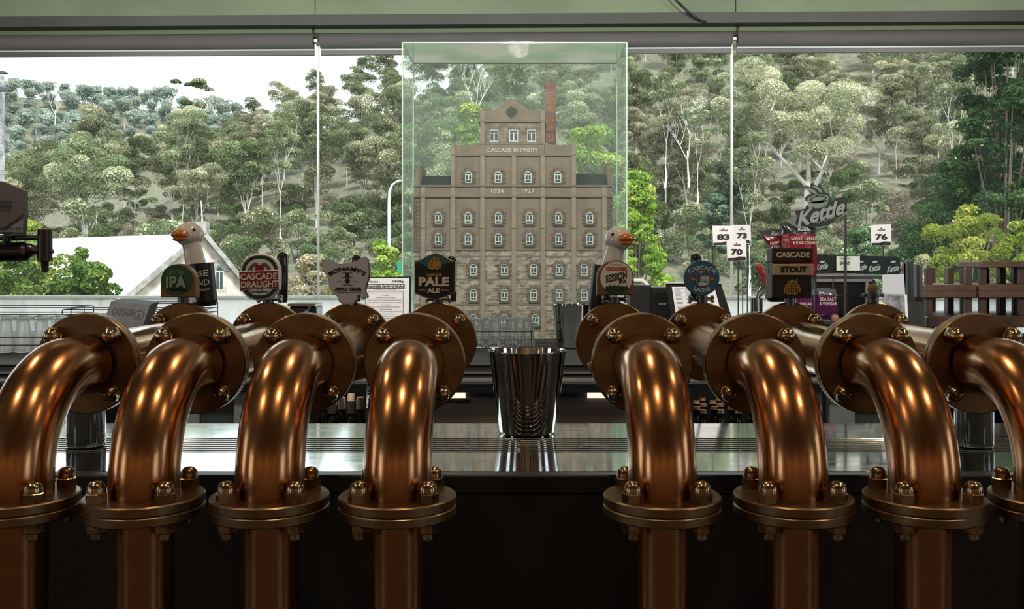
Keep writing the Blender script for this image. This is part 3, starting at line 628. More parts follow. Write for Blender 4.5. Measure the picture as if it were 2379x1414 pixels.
# small symbol sticker on the left panel
m = MB(o_); m.box(bw(11, YBK), bw(22, YBK), YBK+.0485, YBK+.0499, z(893.5), z(883)); m.build('switch_sticker', paper, t) if False else None
o = MB().prism(px([(852, 884), (859, 884), (859, 948), (852, 948)], YBK+.045), YBK+.043, YBK+.0445).build('pull_label', paper, None); o.parent = t; o.location = (0, -4.0, 0)
m = MB(); lettering(m, 'PULL', 0, .09, 0, .0095, 0, bold=.03)
m.v = [(bw(853.5, YBK+.045)+.0005+zz, YBK+.0425, z(947)+x*.99) for x, y, zz in m.v]; o2 = m.build('lettering', ink, o)
# bottles in the two fridges
glassb = mat('dark_bottle_glass', (.012, .014, .012, 1), .08, coat=.5); capg = mat('gold_cap', (.60, .42, .25, 1), .3, .7); capw = mat('pale_cap', (.62, .56, .50, 1), .4, .3)
def make_bottle(nm, r, h, hn, cm):
    t = thing(nm, (0, 0, 0), 'x', 'bottle')
    MB().lathe([(r*.9, 0), (r, .006), (r, h*.58), (r*.8, h*.66), (r*.38, h*.78), (r*.36, h-hn)], n=20).build('bottle_body', glassb, t, 40)
    MB().lathe([(r*.46, h-hn), (r*.46, h-.012), (r*.40, h)], n=20, capa=True).build('cap', cm, t, 40)
    return t
bot = make_bottle('wine_bottle', .033, .30, .045, capw); used = False
def row(proto, spots, lab, grp, zb, cmk=None):
    for k, (u, Y) in enumerate(spots):
        loc = (bw(u, Y), Y, zb); c = dup(proto, loc, label=lab, cat='bottle', group=grp)
# (u,Y): nearer bottles show lower in the photograph
row(bot, [(815, 3.52), (771, 3.52), (837, 3.62), (794, 3.62), (752, 3.62), (816, 3.72), (774, 3.72)], 'dark wine bottle with pale cap inside the left fridge', 'pale-capped bottles in the left fridge', .700)
bot2 = make_bottle('beer_bottle', .031, .235, .012, capg)
row(bot2, [(1634+k*41, 3.50) for k in range(-1, 3)]+[(1619+k*40, 3.58) for k in range(4)]+[(1634+k*39, 3.66) for k in range(-1, 3)]+[(1618+k*38, 3.74) for k in range(4)]+[(1632+k*37, 3.82) for k in range(3)], 'dark beer bottle with gold cap inside the right fridge', 'gold-capped bottles in the right fridge', .735)
for p in (bot, bot2):
    for c in kids(p): bpy.data.objects.remove(c)
    bpy.data.objects.remove(p)

# ================================================================= the model brewery in its glass case
YM = 4.20
MO = Vector((bw(1191, YM), YM, BACK)); mod = thing('brewery_model', MO, 'scale model of a tall stone brewery with stepped gable and brick chimney', 'building model')
mod['label'] = 'large scale model of a stepped stone brewery inside the clear case'
stucco = mat('grey_brown_render', (.20, .150, .120, 1), .85, col2=(.165, .125, .10, 1), scale=12, detail=5, bump=.1, bscale=160)
stuccol = mat('pale_pilaster', (.26, .205, .17, 1), .85, col2=(.22, .175, .145, 1), scale=20)
trimd = mat('cornice_brown', (.16, .128, .098, 1), .8)
stone = brick('model_sandstone', (.38, .31, .265, 1), (.13, .092, .075, 1), (.33, .28, .245, 1), .026, .0125, msize=.018)
bigst = brick('model_blocks', (.25, .20, .16, 1), (.15, .115, .09, 1), (.14, .11, .09, 1), .034, .016, msize=.01)
redbr = brick('model_red_brick', (.34, .115, .055, 1), (.24, .075, .04, 1), (.12, .07, .05, 1), .010, .0045, msize=.02)
slate = mat('model_slate', (.018, .020, .024, 1), .5)
def mp(u0, u1, v0, v1): return bw(u0, YM), bw(u1, YM), EYE-(v1-CV)*YM/F, EYE-(v0-CV)*YM/F
def mbox(mb, u0, u1, v0, v1, fr=0.0, bk=.25): x0, x1, z0, z1 = mp(u0, u1, v0, v1); mb.box(x0, x1, YM-fr, YM+bk, z0, z1)
# recessed wall planes (y = YM) and raised trims
m = MB(MO); mbox(m, 962, 1422, 455, 579); mbox(m, 1048, 1336, 360, 455); mbox(m, 1114, 1265, 340, 360); m.build('rendered_wall', stucco, mod)
m = MB(MO); mbox(m, 962, 1422, 579, 787); m.build('stone_wall', stone, mod)
m = MB(MO); mbox(m, 1116, 1264, 283, 345); m.build('tower_wall', bigst, mod)
m = MB(MO)
m.prism(px([(1114, 256), (1120, 255), (1126, 257), (1133, 259), (1146, 256), (1160, 247), (1176, 236), (1188.5, 229), (1200, 236), (1216, 246), (1231, 256), (1245, 259), (1252, 256), (1265, 254), (1266, 282), (1113, 282)], YM), YM-.006, YM+.25)
m.prism(px([(1047, 335), (1058, 334), (1060, 338), (1088, 337), (1098, 335), (1106, 332), (1114, 332), (1114, 360), (1047, 360)], YM), YM-.004, YM+.25)
m.prism(px([(1265, 331), (1272, 332), (1282, 336), (1300, 337), (1324, 336), (1326, 333), (1336, 333), (1337, 360), (1265, 360)], YM), YM-.004, YM+.25)
mbox(m, 962, 1422, 433, 455, .003); mbox(m, 1114, 1266, 334, 360, .004); m.build('parapet', stucco, mod)
m = MB(MO)
for u0, u1, v0, v1, f in ((959, 1425, 454, 458, .012), (961, 1424, 430, 434, .009), (1046, 1338, 358.5, 362, .012), (1046, 1338, 429, 433, .010), (1112, 1268, 280, 284, .012), (1114, 1266, 333, 335, .008)): mbox(m, u0, u1, v0, v1, f)
m.build('cornice', trimd, mod)
brk = mat('ochre_bracket', (.30, .19, .11, 1), .8)
for u in (983, 1053, 1121, 1194, 1261, 1333, 1404):
    m = MB(MO); mbox(m, u-5, u+5, 458, 787, .009, .0); mbox(m, u-5, u+5, 434, 454, .006, .0); mbox(m, u-5.5, u+5.5, 521, 524, .012, .0)
    if 1040 < u < 1340: mbox(m, u-5, u+5, 362, 429, .009, .0)
    if u in (1053, 1333): mbox(m, u-5, u+5, 333, 358, .010, .0)
    if u in (1121, 1261): mbox(m, u-5, u+5, 258, 333, .009, .0)
    po = m.build('pilaster', stuccol, mod); m = MB(MO); mbox(m, u-5, u+5, 524, 530, .014, .0); m.build('bracket', brk, po)
m = MB(MO); random.seed(3)
for s, u in ((1, 960), (-1, 1424)):
    for k in range(26):
        v = 462+k*4.8; w_ = 13 if k % 2 else 8
        a, b = (u, u+s*w_) if s > 0 else (u+s*w_, u); mbox(m, a, b, v, v+4.3, .003, .0)
m.build('corner_quoins', mat('quoin_brown', (.075, .05, .04, 1), .85, col2=(.13, .095, .075, 1), scale=80), mod)
m = MB(MO)                                                        # end gables and slate roofs
for pts in ([(962, 432), (962, 420), (970, 384), (978, 383), (976, 432)], [(1422, 432), (1422, 418), (1417, 378), (1411, 377), (1412, 432)]): m.prism(px(pts, YM), YM-.004, YM+.25)
m.build('end_gable', stucco, mod)
for u0, u1, vt in ((974, 1049, 404), (1337, 1413, 398.5)):
    m = MB(MO); x0, x1, z0, z1 = mp(u0, u1, vt, 431); m.add([(x0, YM+.02, z0), (x1, YM+.02, z0), (x1, YM+.10, z1), (x0, YM+.10, z1), (x0, YM+.24, z0), (x1, YM+.24, z0)], [(0, 1, 2, 3), (3, 2, 5, 4), (0, 3, 4), (1, 5, 2)]); m.build('slate_roof', slate, mod)
# windows: one of each kind, then copies that share its mesh
winw = mat('model_white_frame', (.62, .64, .63, 1), .5); wing = mat('model_dark_pane', (.02, .045, .055, 1), .25)
vous = mat('model_voussoir', (.085, .055, .042, 1), .85, col2=(.17, .12, .095, 1), scale=70)
S = YM/F
def model_window(kind):
    W = 8.0*S; H = 27*S
    if kind == 'tower': W = 10*S; H = 28*S
    sur = MB(); fr = MB(); pn = MB(); random.seed(9)
    if kind == 'tower':
        fr.box(-W, W, -.002, .004, -H/2, H/2); pn.box(-W+1.5*S, W-1.5*S, -.0026, -.0021, H/2-7*S, H/2-2*S)
        for s in (-1, 1): pn.box(*sorted((s*1.5*S, s*(W-1.8*S))), -.0026, -.0021, -H/2+2*S, H/2-9*S)
        for k in range(3): sur.box(-W-2*S, W+2*S, -.004, 0, H/2+k*0, H/2+4*S)
        for s in (-1, 1): sur.box(*sorted((s*(W+1*S), s*(W+4*S))), -.004, 0, H/2+2*S, H/2+8*S)
    else:
        fr.prism(arch(-W, W, -H/2, H/2), -.002, .004)
        r = W-2*S; pn.prism([(-r, H/2-W+.5*S), (r, H/2-W+.5*S)]+[(r*math.cos(PI*i/8), H/2-W+.5*S+r*math.sin(PI*i/8)*.85) for i in range(1, 8)], -.0027, -.0021)
        for s in (-1, 1): pn.box(*sorted((s*1.2*S, s*(W-2.2*S))), -.0027, -.0021, -H/2+8*S, H/2-W-1.5*S)
        pn.box(-W+2.2*S, W-2.2*S, -.0027, -.0021, -H/2+2*S, -H/2+6*S)
        cz = H/2-W
        for k in range(9):                                          # radiating stones
            a = PI*k/8; l = 11*S if k % 2 else 8*S; d = Vector((math.cos(a), 0, math.sin(a))); n = Vector((-d.z, 0, d.x))
            sur.obox(Vector((0, -.0015, cz))+d*(W+l/2), d*(l/2-.3*S), (0, .0035, 0), n*(2.1*S))
        for s in (-1, 1):
            for k in range(4):
                l = 9*S if k % 2 else 5.5*S; zc = cz-4*S-k*4.2*S
                sur.box(*sorted((s*W, s*(W+l))), -.004, .001, zc-1.9*S, zc+1.9*S)
    o = sur.build('stone_surround', vous); f = fr.build('window_frame', winw, o); p = pn.build('pane', wing, o)
    sl = MB(); sl.box(-13*S, 13*S, -.010, .001, -H/2-5*S, -H/2-.6*S); q = sl.build('sill', mat('sill_dark', (.07, .052, .04, 1), .8), o) if kind != 'tower' else None
    o.name = 'model_window'; return o
wa = model_window('arch'); wt = model_window('tower')
def place(w_, u, v):
    c = copy_tree(w_, mod); c.location = Vector((bw(u, YM), YM-.001, EYE-(v-CV)*YM/F))-MO
for u in (1148, 1193.6, 1235): place(wt, u, 315)
for u in (1088.7, 1157.4, 1227, 1295.8): place(wa, u, 411)
for v in (506, 554.6):
    for u in (1018.8, 1087.5, 1158, 1229.8, 1298, 1370): place(wa, u, v)
for v in (626, 684):
    for u in (1024, 1100, 1172, 1240, 1299, 1357, 1386): 
        if u != 1386: place(wa, u, v)
for u in (1024, 1100, 1172, 1244, 1305): place(wa, u, 742)
for w_ in (wa, wt):
    for c in kids(w_): bpy.data.objects.remove(c)
    bpy.data.objects.remove(w_)
m = MB(MO)                                                         # string courses between the stone storeys
for v in (580, 595, 648, 706, 766): mbox(m, 962, 1422, v-1.3, v+1.3, .004, .0)
m.build('string_course', mat('course_brown', (.17, .13, .10, 1), .85), mod)
m = MB(MO); c = P(1188.5, 260, YM-.007)
m.lathe([(0, 0), (7.5*S, 0), (7.5*S, .003)], c, (0, -1, 0), n=20, capa=False)
for k in range(20):
    a = 2*PI*k/20; d = Vector((math.cos(a), 0, math.sin(a))); l = 5*S if k % 5 else 8*S; m.obox(c+d*(7.5*S+l/2)+Vector((0, -.001, 0)), d*l/2, (0, .0015, 0), Vector((-d.z, 0, d.x))*1.0*S)
m.build('sunburst_vent', mat('vent_black', (.02, .015, .012, 1), .7), mod)
for s_, u0, u1, v0, v1 in (('CASCADE BREWERY', 1132.5, 1249.5, 343.5, 353.5), ('1824', 1141, 1170, 439.5, 448.5), ('1927', 1212, 1242, 439, 448.5)):
    m = MB(MO); x0, x1, z0, z1 = mp(u0, u1, v0, v1); lettering(m, s_, x0, x1, z0, z1, YM-.0065, bold=.015); m.build('lettering', mat('dull_white_letters', (.52, .48, .42, 1), .7), mod)
ch = MB(MO); x0, x1, z0, z1 = mp(1268.5, 1291, 205, 336); ch.box(x0, x1, YM+.05, YM+.05+(x1-x0), z0, z1); cho = ch.build('chimney', redbr, mod)
m = MB(MO); x0, x1, z0, z1 = mp(1267, 1292.5, 192, 205); m.box(x0, x1, YM+.047, YM+.053+(x1-x0-.01), z0, z1); x0, x1, z0, z1 = mp(1265.5, 1293, 189, 196); m.box(x0, x1, YM+.044, YM+.05+(x1-x0), z0, z1); x0, x1, z0, z1 = mp(1266, 1293, 201, 204); m.box(x0, x1, YM+.046, YM+.05+(x1-x0), z0, z1)
m.build('chimney_cap', mat('cap_brick', (.20, .06, .035, 1), .8), cho)
m = MB(MO); x0, x1, z0, z1 = mp(1268, 1291.5, 205, 336); 
for v in (206, 213, 236, 258, 281, 302, 328): a, b, c0, c1 = mp(1267.6, 1292, v-1.5, v+1.5); m.box(a, b, YM+.048, YM+.053+(b-a), c0, c1)
for a in (x0, x1): m.box(a-.0022, a+.0022, YM+.0475, YM+.05, z0, z1)
m.build('iron_bands', blackp, cho)
m = MB(MO); 
for u, v0, v1 in ((1248, 160, 256), (1271.5, 176, 190), (1287, 178, 190)): m.tube([P(u, v1, YM+.06), P(u-1.2, v0, YM+.06)], .0011, 6)
m.build('lightning_rod', mat('rod_grey', (.25, .26, .25, 1), .5), mod)
m = MB(MO); x0, x1 = bw(950, YM), bw(1432, YM); m.box(x0, x1, YM-.03, YM+.28, BACK, BACK+.012, .003); m.build('model_plinth', mat('plinth_dark', (.03, .025, .022, 1), .4), mod)
# clear case
Y0, Y1 = 4.08, 4.50; cx0, cx1 = bw(935, Y0), bw(1456, Y0); ztop = EYE+(CV-99)*Y0/F; zb = BACK
CO = Vector(((cx0+cx1)/2, Y0, zb)); case = thing('display_case', CO, 'tall clear acrylic case with greenish edges covering the brewery model', 'display case')
acr = glassmat('case_acrylic', (.93, .99, .96, 1), veil=.09, refl=.02, veilcol=(.66, .78, .72, 1))
acrs = glassmat('case_side_acrylic', (.88, .98, .93, 1), veil=.24, refl=.05, veilcol=(.72, .86, .78, 1))
acrt = glassmat('case_top_acrylic', (.36, .43, .32, 1), veil=.04, refl=1.0, veilcol=(.35, .42, .30, 1))  # olive tint stands in for foliage reflected in the top pane
edge = mat('acrylic_edge', (.46, .60, .52, 1), .25, coat=.4)
for nm, pts in (('front_pane', [(cx0, Y0), (cx1, Y0)]), ('back_pane', [(cx0, Y1), (cx1, Y1)]), ('side_pane', [(cx0, Y0), (cx0, Y1)]), ('side_pane', [(cx1, Y0), (cx1, Y1)])):
    acr_ = acrs if nm == 'side_pane' else acr; (a, b), (c, d) = pts; MB(CO).sheet([(a, b, zb), (c, d, zb), (c, d, ztop), (a, b, ztop)]).build(nm, acr_, case)
MB(CO).sheet([(cx0, Y0, ztop), (cx1, Y0, ztop), (cx1, Y1, ztop), (cx0, Y1, ztop)]).build('top_pane', acrt, case)
m = MB(CO); e = .003
for x in (cx0, cx1):
    for y in (Y0, Y1): m.box(x-e, x+e, y-e, y+e, zb, ztop)
    m.box(x-e, x+e, Y0, Y1, ztop-e, ztop+e)
for y in (Y0, Y1): m.box(cx0, cx1, y-e, y+e, ztop-e, ztop+e)
m.build('polished_edges', edge, case)

# ================================================================= tins, glasses and racks
def tin_bucket(nm, loc, r1, r0, h, lab):
    t = thing(nm, loc, lab, 'bucket')
    MB().lathe([(0, .002), (r0-.008, 0), (r0, .006), (r0+(r1-r0)*.5, h*.5), (r1, h-.002), (r1+.001, h), (r1-.0015, h), (r0+(r1-r0)*.5-.002, h*.5), (r0-.003, .012), (0, .010)], n=72, capa=False, capb=False).build('bucket_body', tin, t, 35)
    MB().lathe([(r1-.001, h-.0015), (r1+.0012, h-.0005), (r1+.0012, h+.0012), (r1-.0012, h+.0012), (r1-.0018, h-.0005)], n=72, capa=False, capb=False).build('rolled_rim', chrome, t, 60)
    return t
Yb = 2.275; tin_bucket('ice_bucket', (bw(1225, Yb), Yb, BAR), 90*Yb/F, 65*Yb/F, .198, 'polished steel ice bucket standing in the centre gap behind the drip tray')
Yb = 3.93; tin_bucket('ice_bucket', (bw(1328, Yb), Yb, BACK), 45*Yb/F, 33*Yb/F, .181, 'smaller steel bucket on the back counter in front of the brewery model')
cglass = glassmat('clear_glass', (.84, .88, .88, 1), veil=.15, refl=2.2, veilcol=(.8, .85, .86, 1))
def make_glass(r0, r1, h, nm='beer_glass', gm=None):
    """upturned tumbler: wide rim down, heavy base up, vertical flutes"""
    t = thing(nm, (0, 0, 0), 'x', 'glass'); n = 40; m = MB(); vs = []; prof = [(r1, 0), (r1*.985, h*.15), (r0+(r1-r0)*.42, h*.55), (r0, h*.86), (r0*.98, h*.93), (r0*.9, h)]
    for r, z_ in prof:
        for k in range(n):
            q = r*(1-.035*(k % 2)*(1 if .05 < z_/h < .9 else 0)); a = 2*PI*k/n; vs.append((q*math.cos(a), q*math.sin(a), z_))
    fs = [(i*n+k, i*n+(k+1) % n, (i+1)*n+(k+1) % n, (i+1)*n+k) for i in range(len(prof)-1) for k in range(n)]; m.add(vs, fs); m.build('glass_wall', gm or cglass, t, 20)
    MB().lathe([(r0*.9, h*.88), (r0*.97, h*.90), (r0*.98, h*.95), (r0*.86, h), (0, h)], n=n, capb=False).build('glass_base', glassmat('thick_glass', (.55, .62, .62, 1), veil=.25, refl=3, veilcol=(.7, .76, .78, 1)), t, 40)
    MB().lathe([(r1+.0008, -.0), (r1+.0012, .0022), (r1-.0005, .003)], n=n, capa=False, capb=False).build('glass_rim', mat('rim_glint', (.55, .62, .64, 1), .12, coat=.8), t, 40)
    return t
gp = make_glass(.0205, .0305, .118)
Sg = lambda u, Y: (bw(u, Y), Y, BACK+.012)
for k, (u, Y) in enumerate([(1109, 3.84), (1149, 3.84), (1188, 3.84), (1226, 3.84), (1092, 3.93), (1132, 3.94), (1170, 3.94), (1208, 3.94), (1070, 3.84)]):
    dup(gp, Sg(u, Y), rz=k*.7, label='fluted beer glass upside down in the wire rack before the brewery model', cat='glass', group='glasses in the centre rack')
def wire_rack(loc, w_, d_, h_, lab, levels=(.0, .055, .085)):
    t = thing('wire_rack', loc, lab, 'glass rack'); r = .0026
    for zz in levels[1:]:
        m = MB(); x, y = w_/2, d_/2; q = .012
        m.tube([(-x, -y+q, zz), (-x+q, -y, zz), (x-q, -y, zz), (x, -y+q, zz), (x, y-q, zz), (x-q, y, zz), (-x+q, y, zz), (-x, y-q, zz), (-x, -y+q, zz)], r, 6); m.build('rail', blackp, t, 60)
    m = MB()
    for k in range(int(w_/.02)+1): x = -w_/2+k*w_/int(w_/.02); m.tube([(x, -d_/2, .008), (x, d_/2, .008)], .0012, 5)
    for y in (-d_/2, 0, d_/2): m.tube([(-w_/2, y, .006), (w_/2, y, .006)], .002, 6)
    m.build('base_grid', blackp, t, 60)
    for x in (-w_/2, w_/2):
        for y in (-d_/2, d_/2):
            m = MB(); m.tube([(x, y, .0), (x, y, levels[-1])], .0022, 6); m.build('corner_post', blackp, t, 60)
    return t
wire_rack((bw(1152, 3.88), 3.88, BACK), .29, .17, .1, 'black wire rack of upturned glasses in front of the brewery model', (0, .045, .078))
# left racks: nearer tray of glasses and empty frames stacked behind
cgl2 = glassmat('bright_glass', (.9, .94, .94, 1), veil=.34, refl=3, veilcol=(.95, .98, .99, 1))
yr = 3.62; k = 0; gp2 = make_glass(.0205, .0305, .118, gm=cgl2)
for j in range(3):
    for i in range(5):
        u = -28+i*42+(j % 2)*14; Y = yr+j*.085
        dup(gp2, (bw(u, Y), Y, BACK+.012), rz=k*.5, scale=(1, 1, 1.12), label='upturned beer glass packed in the wire tray at the left edge', cat='glass', group='glasses in the left tray'); k += 1
wire_rack((bw(50, 3.69), 3.69, BACK), .50, .30, .1, 'black wire tray full of glasses at the left end of the back counter', (0, .045, .075))
for k_, (u, v, w_, lb) in enumerate(((78, 712, .44, 'empty black wire rack standing highest on the left counter'), (190, 722, .30, 'small empty black wire rack left of the slate block'), (300, 712, .42, 'empty black wire rack behind the slate block'))):
    Y = 4.25+.1*k_*0; zt = EYE-(v-CV)*Y/F; lv = zt-BACK
    wire_rack((bw(u, Y), Y+.24*k_, BACK), w_, .22, .1, lb, (0, lv-.05, lv-.03, lv))
for p in (gp, gp2):
    for c in kids(p): bpy.data.objects.remove(c)
    bpy.data.objects.remove(p)
# two tumblers with dark sleeves on the drip tray
def sleeve_glass(u, lab):
    Y = 2.11; t = thing('tasting_glass', (bw(u, Y), Y, BAR), lab, 'glass', 'tasting glasses on the drip tray'); R = 43*Y/F; H = .175
    MB().lathe([(R*.92, 0), (R, .004), (R, H*.96), (R*1.01, H), (R*.97, H), (R*.96, .012), (R*.7, .009)], n=48, capb=False).build('glass_wall', glassmat('tumbler_glass', (.75, .80, .80, 1), veil=.12, refl=2.5), t, 40)
    MB().lathe([(0, .014), (R*.66, .014), (R*.74, .02), (R*.82, H*.9), (R*.8, H*.9), (0, H*.9)], n=40, capa=False, capb=False).build('dark_insert', blackg, t, 40)
    MB().lathe([(R*.90, .0), (R*1.0, .003), (R*.98, .010), (R*.75, .012), (0, .012)], n=48, capb=False).build('glass_foot', mat('rim_glint', 0), t, 40)
    return t
sleeve_glass(200, 'clear glass with a dark insert on the drip tray, between the two leftmost fonts'); sleeve_glass(2262, 'clear glass with a dark insert on the drip tray, near the right edge')
# ================================================================= things standing on the back counter
def PB(uvs, Y): return px(uvs, Y)
def slab(name, uvs, Y, th, m, par, o, bev=.0): return MB(o).prism(px(uvs, Y), Y, Y+th, bev).build(name, m, par)
def words(par, o, s, u0, u1, v0, v1, Y, m, dy=.001, name='lettering', **k):
    b = MB(o); lettering(b, s, bw(u0, Y), bw(u1, Y), EYE-(v1-CV)*Y/F, EYE-(v0-CV)*Y/F, Y-dy, **k); return b.build(name, m, par)
def hz(v, Y): return EYE-(v-CV)*Y/F
# notice about responsible serving
Y = 3.55; o = Vector((bw(903, Y), Y, BACK)); t = thing('serving_notice', o, 'dark-framed white printed notice about responsible serving of alcohol', 'notice')
slab('frame', [(849, 643), (955.5, 642), (954, 830), (846, 830)], Y, .012, mat('green_black_frame', (.01, .03, .03, 1), .4), t, o)
pg = slab('notice_sheet', [(849, 646), (950.5, 645.5), (948.5, 826), (850, 826)], Y-.001, .001, paper, t, o)
words(pg, o, 'Responsible Serving of Alcohol', 853.5, 938.5, 661, 669, Y-.001, ink, bold=.02); words(pg, o, 'CASCADE', 911, 932, 651, 655, Y-.001, ink, bold=.05); words(pg, o, 'House', 854, 878, 651, 655.5, Y-.001, ink, bold=.02, shear=.3)
words(pg, o, 'Cascade Brewery - House Policy', 867, 920, 670, 673, Y-.001, ink, bold=.02)
b = MB(o); q = Y-.002
def strip(b, u0, u1, v0, v1): b.box(bw(u0, q), bw(u1, q), q-.0005, q, hz(v1, q), hz(v0, q))
for (u0, u1, v0, v1) in ((852, 940, 659.5, 660.3), (852, 940, 668.6, 669.4), (852, 852.8, 659.5, 669.4), (939.2, 940, 659.5, 669.4), (854.5, 937, 675, 675.8), (854.5, 855.2, 675, 800), (936.3, 937, 675, 800)): strip(b, u0, u1, v0, v1)
b.prism(px([(935, 651), (938.5, 655.5), (931.5, 655.5)], q), q-.0005, q); b.build('ruled_box', ink, pg)
for k, (s_, u0, u1) in enumerate((('In accordance with the Liquor Licensing Act the licensee must observe', 858, 934), ('the following', 887, 905), ('Responsible Service of Alcohol', 875, 918), ('It is our policy to serve all patrons in a responsible friendly manner', 857, 935), ('and we ask patrons to respect the amenity of our neighbours', 858, 934), ('at all times', 886, 907), ('This is a licensed premises and we support', 862, 929), ('a safe environment', 880, 911), ('No person under eighteen years of age may be served liquor here', 864, 933), ('Proof of age may be asked', 884, 915), ('Water is always available free of charge at the bar counter', 860, 934), ('Intoxicated persons will not be served', 862, 933), ('Thank you for your cooperation', 866, 930), ('The Management', 880, 915))):
    v = 679+k*5.4; words(pg, o, s_, u0, u1, v, v+2.2, Y-.001, greyink, bold=.02)
# left slate block
Y = 3.30+.06; o = P(300, 760, Y); o = Vector((bw(300, 3.55), 3.55, BACK)); Y = 3.5; t = thing('slate_block', o, 'grey block with CASCADE cut into its sloping face, behind the leftmost fonts', 'sign block')
s0 = mat('grey_slate', (.026, .027, .032, 1), .6, col2=(.036, .036, .042, 1), scale=12, bump=.15)
m = MB(o); A, B, C, D = P(258, 700, Y+.03), P(349, 707, Y+.03), P(326, 775, Y-.02), P(232, 768, Y-.02); n_ = Vector((.012, .055, .01))
m.add([A, B, C, D, A+n_, B+n_, C+n_, D+n_], [(3, 2, 1, 0), (4, 5, 6, 7), (0, 1, 5, 4), (1, 2, 6, 5), (2, 3, 7, 6), (3, 0, 4, 7)]); bl_ = m.build('block_body', s0, t)
def on_quad(mb, A, B, C, D, s_, a0, a1, b0, b1, **k):               # letters laid on a tilted quad
    t2 = MB(); lettering(t2, s_, a0, a1, b0, b1, 0, **k); nn = (B-A).cross(D-A).normalized(); nn = nn if nn.y < 0 else -nn
    vs = [D+(C-D)*x+(A-D)*z_+nn*.0008 for x, y, z_ in t2.v]; mb.add(vs, t2.f)
m = MB(o); on_quad(m, A, B, C, D, 'CASCADE', .12, .66, .56, .80, bold=.04)
cc = D+(C-D)*.80+(A-D)*.62+(-n_).normalized()*.001; e1 = (C-D).normalized(); e2 = (A-D).normalized()
for r0, r1 in ((.016, .019),):
    vs = [cc+(e1*math.cos(2*PI*i/24)+e2*math.sin(2*PI*i/24))*r for r in (r0, r1) for i in range(24)]; m.add(vs, [(i, (i+1) % 24, 24+(i+1) % 24, 24+i) for i in range(24)])
m.add([cc+e2*.011, cc-e2*.009+e1*.006, cc-e2*.009-e1*.006], [(0, 1, 2)]); m.build('lettering', mat('cut_letters', (.012, .012, .014, 1), .7), bl_)
m = MB(o); q = (D+C)/2+n_; m.add([D+n_, C+n_, Vector((C.x, C.y+.04, BACK)), Vector((D.x, D.y+.04, BACK)), D, C, Vector((C.x, C.y, BACK)), Vector((D.x, D.y, BACK))], [(0, 1, 2, 3), (4, 7, 6, 5), (0, 3, 7, 4), (1, 5, 6, 2)]); m.build('block_foot', s0, t)
# hexagon sign font at the far left
Y = 2.9; o = Vector((bw(-60, Y), Y, 1.0)); t = thing('side_tap', o, 'dark side tap with a hexagonal COLD BREW sign at the left edge', 'beer tap')
t['label'] = 'dark horizontal tap with a brown hexagonal sign, at the left edge'
bz = mat('dark_bronze', (.045, .035, .032, 1), .3, .8); kraft = mat('brown_sign', (.060, .045, .040, 1), .6)
sg = slab('sign_board', [(7, 421), (60, 443), (61, 500), (56, 545), (-60, 541), (-60, 445), (-20, 421)], Y-.05, .012, kraft, t, o, .001)
slab('sign_panel', [(54, 505), (53, 540), (-60, 537), (-60, 528), (10, 528)], Y-.052, .002, mat('grey_panel', (.11, .115, .12, 1), .6), sg, o)
b = MB(o); Yq = Y-.0535; b.prism(px([(10, 527), (54, 497), (54, 503), (12, 531), (-60, 531), (-60, 527)], Yq), Yq, Yq+.001); b.build('panel_line', bz, sg)
words(sg, o, 'ESPRESSO', -40, 30, 466, 473, Y-.052, blackp, bold=.06); words(sg, o, 'MARTINI', -30, 27, 476, 483, Y-.052, blackp, bold=.06); words(sg, o, 'BATTERY POINT RD', -30, 49, 527, 534, Y-.0535, blackp, bold=.02)
m = MB(o); m.tube([P(-120, 587, Y), P(38, 584, Y), P(60, 583, Y), P(66, 581, Y), P(72, 581, Y), P(78, 581, Y)], [.030, .030, .030, .021, .021, .017], 28); m.build('tap_barrel', bz, t, 40)
m = MB(o); m.tube([P(76, 580, Y), P(104, 580, Y)], .014, 20); m.tube([P(-120, 552, Y-.01), P(96, 551, Y-.01)], .0085, 12); m.build('cross_arm', darksteel, t, 40)
m = MB(o); a = P(104, 533, Y-.0); b_ = P(104, 606, Y-.0); m.tube([a, b_], .0215, 28); m.tube([b_, P(104, 612, Y), P(104, 632, Y)], [.013, .011, .010], 18); m.build('tap_column', bz, t, 40)
m = MB(o); m.tube([P(14, 566, Y-.02), P(18, 545, Y-.03)], .012, 12); m.build('handle_bracket', darksteel, t, 40); m = MB(o); m.tube([P(110, 584, Y), P(124, 584, Y)], .006, 10); m.build('side_nut', darksteel, t, 40)
m = MB(o); m.box(bw(-118, Y), bw(-118, Y)+.09, Y-.045, Y+.045, 1.0, hz(575, Y)); m.box(bw(-118, Y)-.02, bw(-118, Y)+.11, Y-.08, Y+.08, .0, 1.0); m.build('pedestal', darksteel, t)
# receipt printer
Y = 3.85; o = Vector((bw(1515, Y), Y, BACK)); t = thing('receipt_printer', o, 'black receipt printer behind the white SESSION IPA badge', 'printer')
m = MB(o); m.box(bw(1467, Y), bw(1562, Y), Y, Y+.15, BACK, hz(667, Y), .006); m.build('printer_body', blackp, t); m = MB(o); m.box(bw(1464, Y), bw(1512, Y), Y-.015, Y+.12, BACK, hz(662, Y), .006); m.build('front_cover', mat('charcoal_plastic', (.016, .017, .018, 1), .3), t)
words(t, o, 'EPSON', 1531, 1547, 703, 707.5, Y, mat('grey_label', (.30, .31, .31, 1), .5), bold=.04)
m = MB(o); m.tube([P(1467, 652, Y+.05), P(1492, 652, Y+.05), P(1500, 658, Y+.04), P(1508, 666, Y+.02)], [.010, .010, .009, .006], 10); m.build('paper_roll', mat('pale_roll', (.55, .56, .56, 1), .5), t, 60)
